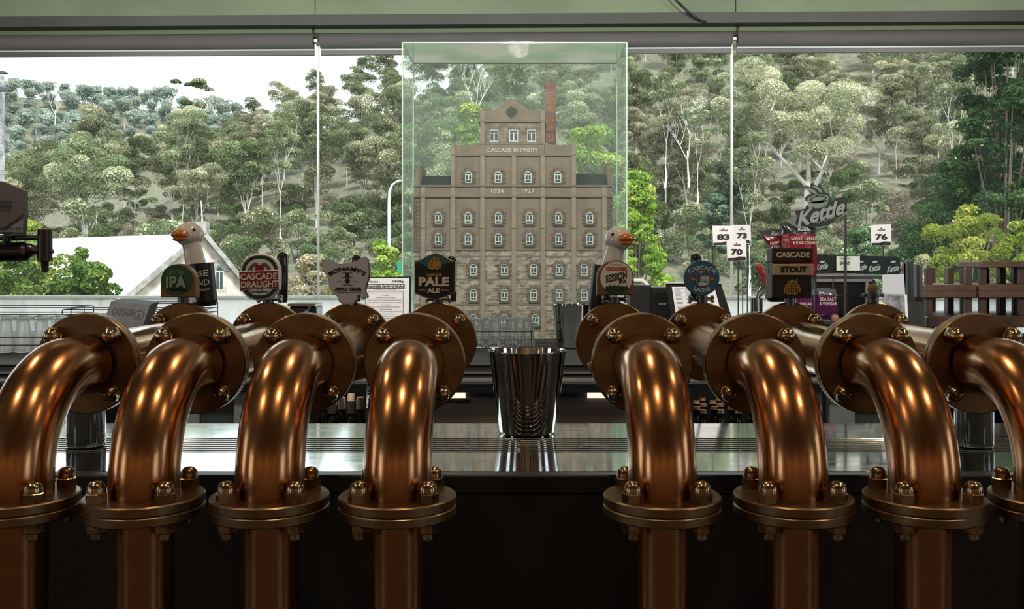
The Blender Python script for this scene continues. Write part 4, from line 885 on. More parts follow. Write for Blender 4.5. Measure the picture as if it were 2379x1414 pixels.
# slip of papers in front of it
m = MB(); Yp = 3.70; m.add([(bw(1518, Yp), Yp, BACK+.001), (bw(1552, Yp), Yp, BACK+.001), (bw(1545, Yp+.06), Yp+.16, BACK+.05), (bw(1524, Yp+.06), Yp+.16, BACK+.05)], [(0, 1, 2, 3)]); m.f += [(3, 2, 1, 0)]; m.m += [0]
m = MB(); m.box(bw(1518, Yp), bw(1552, Yp), Yp-.05, Yp+.08, BACK, BACK+.012); tag(m.build('docket_pad', paper), 'white docket pad lying in front of the receipt printer', 'notepad')
# order tablet in an A-frame
Y = 3.78; o = Vector((bw(1620, Y), Y, BACK)); t = thing('menu_easel', o, 'black A-frame menu holder with printed sheets behind the blue LAGER badge', 'menu holder')
def lean(u, v, k=.0): return P(u, v, Y+k)
m = MB(o); m.prism(px([(1547, 657), (1675, 657), (1702, 742), (1560, 742)], Y), Y, Y+.015, .002); ef = m.build('easel_frame', mat('charcoal_plastic', 0), t)
slab('menu_sheet', [(1561, 666), (1612, 666), (1628, 742), (1572, 742)], Y-.002, .002, paper, t, o); sh = slab('menu_sheet', [(1618, 666), (1660, 668), (1680, 742), (1634, 742)], Y-.002, .002, paper, t, o)
m = MB(o); m.box(bw(1546, Y), bw(1674, Y), Y-.006, Y+.03, hz(658.5, Y), hz(654.5, Y), .001); m.build('top_edge', mat('pale_edge', (.5, .54, .55, 1), .3), t)
m = MB(o); Yq = Y-.0022
for k in range(16):
    v = 670+k*3.1; sft = (v-666)*.17; m.box(bw(1566+sft, Yq), bw(1566+sft+(14 if k % 3 else 22), Yq), Yq-.0004, Yq, hz(v+.8, Yq), hz(v, Yq)); m.box(bw(1590+sft, Yq), bw(1590+sft+10, Yq), Yq-.0004, Yq, hz(v+.8, Yq), hz(v, Yq))
m.build('printed_lines', greyink, t)
# table numbers on wire stands
def number(u, v0, v1, u0, u1, s_, Y, lab, rod=1, tilt=0, foot=1, pu=None):
    o = Vector((bw(u, Y), Y, BACK)); t = thing('table_number', o, lab, 'table number', 'table numbers on tall wire stands')
    cd = slab('number_card', [(u0, v0), (u1, v0-tilt), (u1+1.5, v1-tilt*.3), (u0+2, v1)], Y, .003, paper, t, o)
    h = v1-v0; w_ = u1-u0; c = (u0+u1)/2+1
    if s_:
        words(cd, o, s_, c-w_*.30, c+w_*.30, v0+h*.42, v0+h*.72, Y, ink, bold=.055); words(cd, o, 'CASCADE', c-w_*.19, c+w_*.19, v0+h*.20, v0+h*.28, Y, ink, bold=.04)
        b = MB(o); b.prism(px([(c-2.5, v0+h*.18), (c, v0+h*.12), (c+2.5, v0+h*.18)], Y-.0015), Y-.0015, Y-.001); b.build('card_emblem', ink, cd); b = MB(o)
        b.prism(px([(u0+3, v1-h*.14), (c-3, v1-h*.15), (c+6, v1-h*.22), (u1-1, v1-h*.20), (u1, v1-2), (u0+2.5, v1-1)], Y-.0015), Y-.0015, Y-.001); b.build('card_print', ink, cd)
    pu = pu or c; m = MB(o); m.tube([(bw(pu, Y), Y+.006, BACK), (bw(pu, Y), Y+.006, hz(v1-4, Y))], .0028, 8)
    m.tube([(bw(pu-6, Y), Y-.004, hz(v1-6, Y)), (bw(pu-4, Y), Y-.004, hz(v1+1, Y)), (bw(pu+4, Y), Y-.004, hz(v1+1, Y)), (bw(pu+6, Y), Y-.004, hz(v1-6, Y))], .0022, 6); m.build('wire_stand', darksteel, t, 60)
    m = MB(o); m.lathe([(.035, 0), (.035, .004), (.004, .006)], (bw(pu, Y), Y+.006, BACK), n=24); m.build('stand_foot', darksteel, t, 40)
number(1656, 524, 570, 1655, 1704, '83', 3.95, 'white table number card 83 on a tall wire stand', pu=1657); number(1714, 522, 566, 1703, 1742, '73', 4.35, 'white table number card 73 half behind card 83', tilt=0, pu=1737)
number(1731, 524, 570, 1712, 1744, '0', 4.48, 'white table number card mostly hidden behind card 73', pu=1726); number(1710, 557, 606, 1688, 1733, '70', 3.80, 'white table number card 70 hanging lowest of the group', pu=1716)
number(2048, 522, 571, 2023, 2070, '76', 4.17, 'white table number card 76 standing alone near the wooden stools', tilt=2, pu=2053)
# cutlery pot, red and steel tools
Y = 4.0; o = Vector((bw(1757, Y), Y, BACK)); t = thing('cutlery_pot', o, 'small banded steel pot holding serving tools left of the STOUT block', 'pot')
H = hz(692, Y)-BACK; MB(o).lathe([(.026, 0), (.026, H), (.0235, H), (.0235, .01), (0, .01)], o, n=32, capb=False).build('pot_body', chrome, t, 30)
m = MB(o)
for zz in (.3, .7): m.lathe([(.0265, 0), (.0275, .003), (.0265, .006)], o+Vector((0, 0, H*zz)), n=32, capa=False, capb=False)
m.build('pot_band', darksteel, t, 30)
m = MB(); m.tube([P(1778, 672, Y), P(1772, 640, Y), P(1764, 622, Y), P(1757, 612, Y)], [.006, .012, .016, .008], 14); tag(m.build('red_scoop', mat('red_plastic', (.22, .015, .02, 1), .25, coat=.5), None, 60), 'bent red plastic scoop sticking up out of the steel pot', 'scoop')
m = MB(); m.tube([P(1757, 694, Y+.005), P(1762, 676, Y), P(1770, 668, Y)], [.003, .006, .007], 10); m.tube([P(1760, 694, Y-.01), P(1768, 684, Y-.01), P(1776, 676, Y-.01)], [.003, .007, .004], 10); tag(m.build('steel_tongs', chrome, None, 60), 'shiny steel tongs leaning out of the small pot', 'tongs')
m = MB(); pts = [P(1756+14*math.cos(a)*1.0, 672-38*math.sin(a), Y+.02) for a in [PI*.0+PI*k/12 for k in range(13)]]; m.tube(pts, .0022, 6); tag(m.build('wire_loop', darksteel, None, 60), 'thin dark wire loop arching over the small steel pot', 'wire')
# Kettle chips display stand
Y = 3.92; o = Vector((bw(1965, Y), Y, BACK)); t = thing('chip_stand', o, 'dark snack display stand with a Kettle sign on top and branded shelf strip', 'display stand')
t['label'] = 'dark crisp display stand with a steaming-cup sign and black header strip'
hd = mat('header_black', (.008, .016, .018, 1), .3, coat=.3)
hs = slab('header_strip', [(1889, 594), (1896, 590), (2086, 596), (2092, 601), (2091, 637), (1889, 632)], Y-.02, .03, hd, t, o, .001)
m = MB(o); m.add([P(1889, 594, Y-.02), P(2092, 601, Y-.02), P(2083, 597, Y+.12), P(1895, 591, Y+.12)], [(0, 1, 2, 3)]); m.build('header_top', mat('header_grey', (.10, .13, .14, 1), .35), hs)
pi_ = mat('pale_print', (.30, .34, .33, 1), .5)
for u in (1895, 1985, 2017, 2060):
    words(hs, o, 'Kettle', u, u+27, 612+(u-1895)*.03, 626+(u-1895)*.03, Y-.021, pi_, bold=.03, shear=.25, slope=.22)
    b = MB(o); b.prism(px([(u+9, 609), (u+12, 606), (u+20, 605), (u+22, 608), (u+16, 611)], Y-.0215), Y-.0215, Y-.021); b.build('cup_print', pi_, hs)
m = MB(o); m.box(bw(1938, Y), bw(1992, Y), Y-.029, Y-.026, hz(628, Y), hz(595, Y)); tk = m.build('price_ticket', mat('pale_ticket', (.52, .57, .52, 1), .6), t)
words(tk, o, '$4.50', 1951, 1974, 607, 615, Y-.03, greyink, bold=.03); words(tk, o, 'CRISPS 150g', 1949, 1977, 599, 602, Y-.03, greyink)
m = MB(o); x = bw(1957, Y); m.box(x-.0045, x+.0045, Y-.04, Y-.033, BACK+.0, hz(500, Y)); m.build('centre_pole', darksteel, t)
m = MB(o)
for u in (1885, 1932): m.tube([(bw(u, Y), Y-.02, BACK), (bw(u, Y), Y-.02, hz(640, Y))], .003, 6)
m.tube([P(1885, 686, Y-.02), P(1957, 686, Y-.02)], .0025, 6); m.build('wire_frame', darksteel, t, 50)
for vv, ua in ((742, 1840), (641, 1806)): m = MB(o); m.box(bw(ua, Y), bw(2084, Y), Y-.12 if vv > 700 else Y-.012, Y+.12, hz(vv, Y)-.012, hz(vv, Y)); m.build('shelf_board', darksteel, t)
m = MB(o); m.box(bw(1840, Y), bw(2084, Y), Y-.06, Y+.12, BACK, BACK+.02); m.build('stand_base', darksteel, t)
for uu in (1893, 2086): m = MB(o); m.box(bw(uu, Y), bw(uu+4, Y), Y+.0, Y+.02, BACK, hz(632, Y)); m.build('side_post', darksteel, t)
# the sign: cup above slanted letters, cut out of board
outl = mat('sign_edge', (.012, .016, .015, 1), .4); gre = mat('sign_sage', (.11, .145, .115, 1), .5); grl = mat('sign_sage_light', (.17, .20, .185, 1), .5)
Ys = Y-.045
so = slab('sign_board', [(1845, 490), (1872, 484), (1873, 478), (1885, 472), (1872, 466), (1871, 458), (1878, 452), (1886, 450), (1877, 441), (1869, 436), (1871, 430), (1879, 433), (1890, 438), (1883, 430), (1890, 428), (1905, 434), (1913, 442), (1914, 446), (1925, 450), (1930, 459), (1932, 466), (1940, 461), (1950, 458), (1964, 457), (1970, 462), (1967, 480), (1968, 489), (1957, 499), (1945, 506), (1935, 518), (1920, 525), (1922, 530), (1905, 533), (1880, 528), (1860, 524), (1848, 521), (1852, 500)], Ys, .008, outl, t, o)
b = MB(o); y_ = Ys-.0008
c = P(1901, 463, y_); 
def ell(cu, cv, ru, rv, rot=-.12, n=28): return [(cu+ru*math.cos(a)*math.cos(rot)-rv*math.sin(a)*math.sin(rot), cv+ru*math.cos(a)*math.sin(rot)+rv*math.sin(a)*math.cos(rot)) for a in [2*PI*k/n for k in range(n)]]
b.prism(px(ell(1901, 462, 26, 10), y_), y_, Ys); b.prism(px([(1876, 470), (1925, 464), (1920, 478), (1900, 484), (1880, 484)], y_), y_, Ys); b.prism(px([(1893, 529), (1918, 524), (1920, 528), (1900, 531)], y_), y_, Ys)
b.prism(px([(1872, 433), (1880, 436), (1892, 441), (1898, 448), (1900, 460), (1896, 460), (1893, 450), (1884, 446), (1875, 440)], y_), y_, Ys); b.prism(px([(1886, 431), (1898, 433), (1908, 440), (1910, 448), (1904, 446), (1900, 440), (1892, 436)], y_), y_, Ys); b.build('cup_motif', gre, so)
b = MB(o); y2 = y_-.0008; b.prism(px(ell(1901, 461, 20, 6.5), y2), y2, y_); b.build('cup_rim', outl, so); b = MB(o); y3 = y2-.0008; b.prism(px(ell(1901, 461.5, 16, 4.5), y3), y3, y2); b.build('cup_tea', gre, so)
lt = words(so, o, 'Kettle', 1850, 1962, 476, 515, Ys, outl, .0014, bold=.09, shear=.22, slope=.30); words(so, o, 'Kettle', 1852, 1960, 477, 513, Ys, grl, .0022, bold=.035, shear=.22, slope=.30)
words(so, o, '100% NATURAL', 1897, 1940, 509, 513, Ys, grl, .0022, slope=.30)
# bags of crisps
def bag(nm, uvs, Y, cm, lab, th=.05, topc=None):
    xz = px(uvs, Y); cx = sum(p[0] for p in xz)/len(xz); cz = sum(p[1] for p in xz)/len(xz); zb = min(p[1] for p in xz)
    o = Vector((cx, Y, zb)); t = thing(nm, o, lab, 'crisp packet', 'packets of crisps on the display stand'); m = MB(o); n = len(xz); K = 7; vs = []
    random.seed(int(cx*999)); rg = []
    for sgn in (-1, 1):
        for k in range(K):
            q = 1-k/K; d = th/2*math.sin(PI/2*min(1, (1-q)*1.5))
            rg.append([(cx+(x-cx)*q, Y+sgn*(d+random.uniform(-.0015, .0015)*(k > 0)), cz+(z_-cz)*q) for x, z_ in xz])
    for sgn in (0, 1):
        base = len(vs); 
        for k in range(K): vs += rg[sgn*K+k]
        vs.append((cx, Y+(-1 if sgn == 0 else 1)*th/2, cz))
    m.v = [tuple(Vector(v)-o) for v in vs]
    for sgn in (0, 1):
        B = sgn*(K*n+1)
        for k in range(K-1):
            for i in range(n):
                f = (B+k*n+i, B+k*n+(i+1) % n, B+(k+1)*n+(i+1) % n, B+(k+1)*n+i); m.f.append(f if sgn else f[::-1]); m.m.append(0)
        for i in range(n): m.f.append((B+(K-1)*n+i, B+(K-1)*n+(i+1) % n, B+K*n)); m.m.append(0)
    body = m.build('packet_body', cm, t, 50); return t, body, o
def foil(nm, c1, topc, ztop, h):                                      # two-colour printed foil split at a height above the packet's base
    m = bpy.data.materials.new(nm); m.use_nodes = True; nt = m.node_tree; N = nt.nodes; L = nt.links; b = N['Principled BSDF']; b.inputs['Roughness'].default_value = .22; b.inputs['Coat Weight'].default_value = .5
    tc = N.new('ShaderNodeTexCoord'); sp = N.new('ShaderNodeSeparateXYZ'); L.new(tc.outputs['Object'], sp.inputs[0]); gt = N.new('ShaderNodeMath'); gt.operation = 'GREATER_THAN'; gt.inputs[1].default_value = ztop; L.new(sp.outputs[2], gt.inputs[0])
    mx = N.new('ShaderNodeMix'); mx.data_type = 'RGBA'; mx.inputs[6].default_value = c1; mx.inputs[7].default_value = topc; L.new(gt.outputs[0], mx.inputs[0]); L.new(mx.outputs[2], b.inputs['Base Color'])
    nz = N.new('ShaderNodeTexNoise'); nz.inputs['Scale'].default_value = 30; L.new(tc.outputs['Object'], nz.inputs['Vector']); bp = N.new('ShaderNodeBump'); bp.inputs['Strength'].default_value = .6; bp.inputs['Distance'].default_value = .01; L.new(nz.outputs[0], bp.inputs['Height']); L.new(bp.outputs[0], b.inputs['Normal']); return m
redc = (.13, .008, .014, 1); blk = (.02, .022, .025, 1); pur = (.055, .007, .042, 1); crm = mat('packet_print', (.50, .42, .36, 1), .5)
Yk = Y-.03; f1 = foil('red_foil', redc, blk, (640-541)*Yk/F, 0)
t1, b1_, o1 = bag('crisp_packet', [(1812, 519), (1822, 514), (1835, 519), (1850, 527), (1870, 530), (1898, 522), (1894, 545), (1898, 575), (1899, 618), (1895, 640), (1860, 642), (1815, 640), (1817, 590), (1816, 550), (1821, 536)], Yk, f1, 'upright red packet of crisps with black top, the larger of the red two')
words(b1_, o1, 'SWEET CHILLI', 1838, 1894, 549, 558, Yk-.026, crm, bold=.01); words(b1_, o1, '& SOUR CREAM', 1842, 1894, 560, 567.5, Yk-.026, crm, bold=.01); words(b1_, o1, 'Kettle', 1853, 1882, 528, 536, Yk-.02, pi_, bold=.03, shear=.2)
Yk2 = Y+.03; f2 = foil('red_foil_b', redc, blk, (640-548)*Yk2/F, 0)
t2, b2_, o2_ = bag('crisp_packet', [(1762, 537), (1790, 533), (1818, 531), (1821, 560), (1822, 600), (1820, 640), (1792, 640), (1790, 600), (1787, 575), (1775, 556)], Yk2, f2, 'tilted red packet of crisps with black top, left of the upright one')
words(b2_, o2_, 'SWEET', 1789, 1811, 561, 568, Yk2-.026, crm, bold=.01, slope=.1); words(b2_, o2_, '& SOUR', 1792, 1812, 570, 577, Yk2-.026, crm, bold=.01); words(b2_, o2_, 'Kettle', 1792, 1817, 537, 547, Yk2-.024, pi_, bold=.03, shear=.2)
Yk3 = Y-.07; f3 = foil('purple_foil', pur, (.05, .06, .07, 1), (740-683)*Yk3/F, 0)
t3, b3_, o3 = bag('crisp_packet', [(1893, 671), (1905, 668), (1925, 669), (1942, 672), (1944, 690), (1947, 722), (1945, 742), (1893, 742), (1894, 700)], Yk3, f3, 'purple packet of sea salt and vinegar crisps on the lower shelf')
words(b3_, o3, 'SEA SALT', 1905, 1943, 691, 698, Yk3-.026, crm, bold=.01); words(b3_, o3, '& VINEGAR', 1904, 1944, 701, 708.5, Yk3-.026, crm, bold=.01)
Yk4 = Y-.06; t4, b4_, o4 = bag('crisp_packet', [(1850, 672), (1890, 672), (1892, 700), (1893, 742), (1850, 742)], Yk4, f3, 'purple packet of crisps half hidden behind the STOUT block')
words(b4_, o4, 'VINEGAR', 1855, 1886, 702, 709, Yk4-.026, crm, bold=.01)
# coffee machine
Y = 4.35; o = Vector((bw(1955, Y), Y+.1, BACK)); t = thing('coffee_machine', o, 'black coffee machine with a silver top edge behind the crisp stand', 'machine')
m = MB(o); m.box(bw(1868, Y), bw(2038, Y), Y, Y+.28, BACK, hz(640, Y), .018); m.build('machine_body', blackg, t)
m = MB(o); m.box(bw(1880, Y), bw(2026, Y), Y-.012, Y+.0, hz(656, Y), hz(636, Y), .005); m.build('silver_top_panel', mat('satin_silver', (.42, .43, .44, 1), .3, .7), t); m = MB(o); m.box(bw(1882, Y), bw(2024, Y), Y-.006, Y+.02, hz(635.5, Y), hz(632, Y), .002); m.build('silver_lip', chrome, t)
m = MB(o); m.box(bw(2009, Y), bw(2016, Y), Y-.012, Y-.0, hz(735, Y), hz(656, Y)); m.build('silver_strut', mat('satin_silver', 0), t)
# wooden pegs / corks
m = MB(); m.lathe([(.014, 0), (.016, .012), (.013, .022), (.006, .026), (.001, .0265)], (bw(1940, 3.81), 3.81, hz(742, 3.92)), n=16); tag(m.build('cork_stopper', mat('cork_plug', 0), None, 50), 'round tan cork stopper in front of the purple packet', 'stopper')
# leaflet holder with papers
Y = 3.75; o = Vector((bw(2080, Y), Y, BACK)); t = thing('leaflet_holder', o, 'clear and white leaflet holder with printed sheets, right of the coffee machine', 'leaflet holder')
slab('back_sheet', [(2050, 638), (2100, 637), (2104, 700), (2051, 700)], Y+.01, .003, mat('greyish_paper', (.50, .53, .57, 1), .6), t, o)
fs_ = slab('front_sheet', [(2052, 682), (2105, 683), (2109, 760), (2050, 760)], Y-.002, .003, mat('grey_print', (.30, .33, .36, 1), .5), t, o)
slab('photo_print', [(2056, 685), (2101, 687), (2104, 745), (2058, 745)], Y-.003, .001, mat('leaflet_photo', (.10, .11, .12, 1), .5, col2=(.30, .33, .36, 1), scale=30), fs_, o); slab('white_edge', [(2101, 684), (2107, 684), (2111, 760), (2105, 760)], Y-.004, .001, paper, fs_, o)
m = MB(o); m.box(bw(2046, Y), bw(2112, Y), Y-.008, Y+.02, BACK, BACK+.012); m.build('holder_foot', darksteel, t)
# magazines standing in a rack
mc = [(.05, .10, .13, 1), (.02, .02, .022, 1), (.035, .035, .035, 1), (.12, .12, .12, 1), (.02, .021, .022, 1), (.06, .065, .07, 1)]
for k in range(6):
    Y = 4.06; u = 2099+k*7; Yk = Y+.02*k; m = MB(); top = 606+k*2.2; vb_ = 618+(EYE-BACK)*F/Yk; m.prism(px([(u, top), (u+9, top+1), (u+12, vb_), (u+3, vb_)], Yk), Yk, Yk+.012, .0008)
    z0 = BACK
    o = m.build('magazine', mat('magazine_%s' % 'abcdef'[k], mc[k], .4), None)
    tag(o, ('blue-spined' if k == 0 else 'grey-spined' if k == 3 else 'dark-spined')+' magazine standing upright in the black rack by the stools', 'magazine', 'magazines in the rack')
Y = 4.05; o = Vector((bw(2118, Y), Y, BACK)); t = thing('magazine_rack', o, 'black box rack holding upright magazines, left of the wooden stools', 'rack')
m = MB(o); m.box(bw(2095, Y), bw(2141, Y), Y-.02, Y-.01, BACK, hz(700, Y)); m.build('front_panel', mat('rack_black', (.025, .028, .028, 1), .5), t); m = MB(o); m.box(bw(2141, Y), bw(2143, Y), Y-.02, Y+.16, BACK, hz(690, Y)); m.box(bw(2095, Y), bw(2097, Y), Y-.02, Y+.16, BACK, hz(700, Y)); m.build('side_panel', mat('rack_black', 0), t)
m = MB(o); m.box(bw(2100, Y), bw(2106, Y), Y+.01, Y+.02, BACK, hz(612, Y)); m.build('red_divider', mat('red_card', (.35, .06, .05, 1), .5), t)
# upturned wooden stools stacked on the bench at the right
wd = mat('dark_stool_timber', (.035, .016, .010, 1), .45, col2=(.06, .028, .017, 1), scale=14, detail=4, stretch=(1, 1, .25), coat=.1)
wl = mat('lit_stool_timber', (.10, .055, .036, 1), .5, col2=(.07, .036, .023, 1), scale=18, stretch=(.25, 1, 1))  # seat timber made paler: light on the seat tops is in the colour
def stool(legs_up):
    t = thing('wooden_stool', (0, 0, 0), 'x', 'stool'); W = .118
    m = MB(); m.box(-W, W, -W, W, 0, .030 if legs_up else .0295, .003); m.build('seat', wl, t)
    for sx in (-1, 1):
        for sy in (-1, 1):
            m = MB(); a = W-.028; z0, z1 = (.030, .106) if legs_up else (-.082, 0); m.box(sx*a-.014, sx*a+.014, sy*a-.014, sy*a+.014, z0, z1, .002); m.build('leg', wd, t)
    zz = (.03, .05) if legs_up else (-.025, -.001)
    return t
sa = stool(True); sb_ = stool(False)
tb = thing('wooden_table', (bw(2330, 4.5), 4.5, 0), 'dark wooden table under the stacked stools at the right', 'table'); zt_ = hz(734, 4.3)
m = MB((bw(2330, 4.5), 4.5, 0)); m.box(bw(2148, 4.3), bw(2600, 4.3), 4.27, 4.82, zt_-.05, zt_, .004); m.build('table_top', wd, tb)
for x_ in (bw(2160, 4.3), bw(2590, 4.3)):
    for y_2 in (4.31, 4.74): m = MB((bw(2330, 4.5), 4.5, 0)); m.box(x_, x_+.03, y_2, y_2+.03, BACK, zt_-.05); m.build('leg', wd, tb)
zs1 = zt_+.0825
rows = {4.41: (2182, 2305, 2428), 4.67: (2226, 2344, 2462)}
for Y, us_ in rows.items():
    for n_, u in enumerate(us_):
        fb = 'front row' if Y < 4.5 else 'back row'
        dup(sb_, (bw(u, Y), Y, zs1), label='dark wooden stool standing upright on the table, '+fb, cat='stool', group='upright stools, '+fb)
        dup(sa, (bw(u, Y), Y, zs1+.0305), label='dark wooden stool stacked upside down with legs in the air, '+fb, cat='stool', group='upturned stools, '+fb)
for Y, u in ((4.41, 2310), (4.67, 2348), (4.41, 2432)):
    c = dup(sb_, (bw(u, Y), Y, zs1+.0305+.1065), label='light wooden stool seat resting on top of the upturned stools', cat='stool', group='topmost stools')
    for ch in kids(c):
        if ch.name.startswith(('leg', 'apron')): bpy.data.objects.remove(ch)
for p in (sa, sb_):
    for c in kids(p): bpy.data.objects.remove(c)
    bpy.data.objects.remove(p)
# coffee grinder corner behind the DRAUGHT handle
Y = 4.3; o = Vector((bw(705, Y), Y, BACK)); t = thing('small_machine', o, 'low dark and steel machine on the back counter between two badges', 'machine'); t.name = 'coffee_grinder'; t['label'] = 'low dark and steel grinder on the back counter behind the DRAUGHT badge'; t['category'] = 'machine'
m = MB(o); m.box(bw(672, Y), bw(735, Y), Y, Y+.14, BACK, hz(712, Y), .005); m.build('machine_body', blackg, t); m = MB(o); m.box(bw(668, Y), bw(733, Y), Y-.01, Y+.15, hz(712, Y), hz(705, Y), .003); m.build('steel_lid', chrome, t); m = MB(o); m.tube([P(718, 712, Y-.03), P(718, 722, Y-.03), P(708, 726, Y-.03)], .008, 10); m.build('grinder_spout', darksteel, t, 60)
# ================================================================= outside: ground, hills, cottage, plants
import numpy as np
def interp(x, tab):
    if x <= tab[0][0]: return tab[0][1]
    for (a, b), (c, d) in zip(tab, tab[1:]):
        if x <= c: return b+(d-b)*(x-a)/(c-a)
    return tab[-1][1]
CREST = [(-400, 600), (0, 575), (150, 525), (250, 480), (400, 440), (540, 395), (640, 325), (740, 300), (900, 260), (1200, 150), (1500, 80), (1800, 40), (2800, 0)]
YC = [(-400, 90), (0, 92), (540, 112), (900, 128), (1300, 142), (2800, 142)]
FCREST = [(-400, 200), (0, 222), (200, 240), (400, 262), (560, 295), (700, 330), (900, 400), (2800, 700)]
def near_v(u, Y):
    yc = interp(u, YC); c = interp(u, CREST)
    if Y <= 40: return 618+1.5*F/Y
    t = min(1.0, (Y-40)/(yc-40)); return 700+(c-700)*t**.85
def near_z(u, Y): return EYE-(near_v(u, Y)-CV)*Y/F + (.8*noise.noise(Vector((u*.01, Y*.08, 0))) if Y > 45 else 0)
def far_v(u, Y): t = max(0.0, (Y-160)/160); return 560+(interp(u, FCREST)-560)*min(1, t)**.8
def far_z(u, Y): return EYE-(far_v(u, Y)-CV)*Y/F
scrub = mat('dry_hillside_scrub', (.13, .11, .085, 1), .95, col2=(.06, .08, .04, 1), scale=1.3, detail=10, bump=.5, bscale=1.5)
def terrain(name, us, Ys, zf, lab, extra=None):
    m = MB(); 
    for Y in Ys:
        for u in us: m.v.append((bw(u, Y), Y, zf(u, Y)))
    nu = len(us)
    for j in range(len(Ys)-1):
        for i in range(nu-1): m.f.append((j*nu+i, j*nu+i+1, (j+1)*nu+i+1, (j+1)*nu+i)); m.m.append(0)
    o = m.build(name, scrub, None, 180); o['kind'] = 'structure'; return o
us = list(range(-900, 3301, 60))
def nz_(u, Y):
    yc = interp(u, YC)
    if Y > yc: return near_z(u, yc)-(Y-yc)*.35
    return near_z(u, Y)
terrain('ground_near', us, [5.6, 8, 14, 22, 32, 40]+list(range(44, 152, 4)), nz_, '')
terrain('ground_far', list(range(-900, 1600, 60)), list(range(150, 330, 10))+[345], lambda u, Y: far_z(u, min(Y, 320))-max(0, Y-320)*.4, '')

def leafmat(name, c1, c2, c3=None, tr=.35, scale=.7, rnd=.25):
    m = bpy.data.materials.new(name); m.use_nodes = True; nt = m.node_tree; N = nt.nodes; L = nt.links
    for n in list(N): N.remove(n)
    out = N.new('ShaderNodeOutputMaterial'); df = N.new('ShaderNodeBsdfDiffuse'); tl = N.new('ShaderNodeBsdfTranslucent'); mx = N.new('ShaderNodeMixShader'); mx.inputs[0].default_value = tr
    at = N.new('ShaderNodeAttribute'); at.attribute_name = 'leaf'; rp = N.new('ShaderNodeValToRGB'); e = rp.color_ramp.elements
    e[0].color = c1; e[1].color = c2; e[0].position = .1; e[1].position = .70
    if c3: x = rp.color_ramp.elements.new(.90); x.color = c3
    L.new(at.outputs['Fac'], rp.inputs[0]); oi = N.new('ShaderNodeObjectInfo'); hs = N.new('ShaderNodeHueSaturation')
    a = N.new('ShaderNodeMapRange'); a.inputs['To Min'].default_value = 1-rnd; a.inputs['To Max'].default_value = 1+rnd; L.new(oi.outputs['Random'], a.inputs[0]); L.new(a.outputs[0], hs.inputs['Value'])
    b = N.new('ShaderNodeMath'); b.operation = 'MULTIPLY_ADD'; b.inputs[1].default_value = .04; b.inputs[2].default_value = .48; L.new(oi.outputs['Random'], b.inputs[0]); L.new(b.outputs[0], hs.inputs['Hue'])
    L.new(rp.outputs[0], hs.inputs['Color']); L.new(hs.outputs[0], df.inputs[0]); L.new(hs.outputs[0], tl.inputs[0])
    L.new(df.outputs[0], mx.inputs[1]); L.new(tl.outputs[0], mx.inputs[2]); L.new(mx.outputs[0], out.inputs[0]); return m
olive = leafmat('gum_leaves_olive', (.10, .125, .06, 1), (.22, .245, .14, 1), (.56, .54, .38, 1))
cream_l = leafmat('gum_leaves_pale', (.15, .17, .095, 1), (.34, .34, .22, 1), (.66, .62, .46, 1))
muted = leafmat('muted_dark_leaves', (.06, .085, .04, 1), (.13, .165, .08, 1), (.34, .36, .20, 1))
darkg = leafmat('dark_green_leaves', (.022, .045, .02, 1), (.048, .09, .035, 1), (.11, .17, .06, 1))
hazef = leafmat('blue_green_far_leaves', (.15, .21, .18, 1), (.25, .31, .26, 1), (.44, .46, .38, 1))  # distance haze is put into this bluer leaf colour
yellowg = leafmat('yellow_green_leaves', (.11, .19, .035, 1), (.28, .36, .06, 1), (.50, .52, .15, 1))
tealg = leafmat('teal_leaves', (.06, .10, .065, 1), (.11, .165, .11, 1), (.20, .26, .17, 1))
creamf = leafmat('cream_flower_leaves', (.12, .17, .06, 1), (.40, .36, .22, 1), (.72, .58, .46, 1))
whitef = leafmat('white_flower_leaves', (.05, .14, .05, 1), (.12, .26, .10, 1), (.80, .80, .72, 1))
maple = leafmat('maple_leaves', (.04, .09, .025, 1), (.13, .22, .05, 1), (.36, .42, .12, 1))
brush = leafmat('grey_brush', (.12, .11, .08, 1), (.22, .20, .15, 1), (.34, .30, .24, 1))
bark = mat('pale_gum_bark', (.50, .46, .42, 1), .8, col2=(.30, .25, .21, 1), scale=1.4, detail=5, stretch=(1, 1, .3), thr=(.45, .7))
deadw = mat('bleached_dead_wood', (.66, .63, .60, 1), .8)
brownbark = mat('brown_bark', (.16, .12, .09, 1), .9)

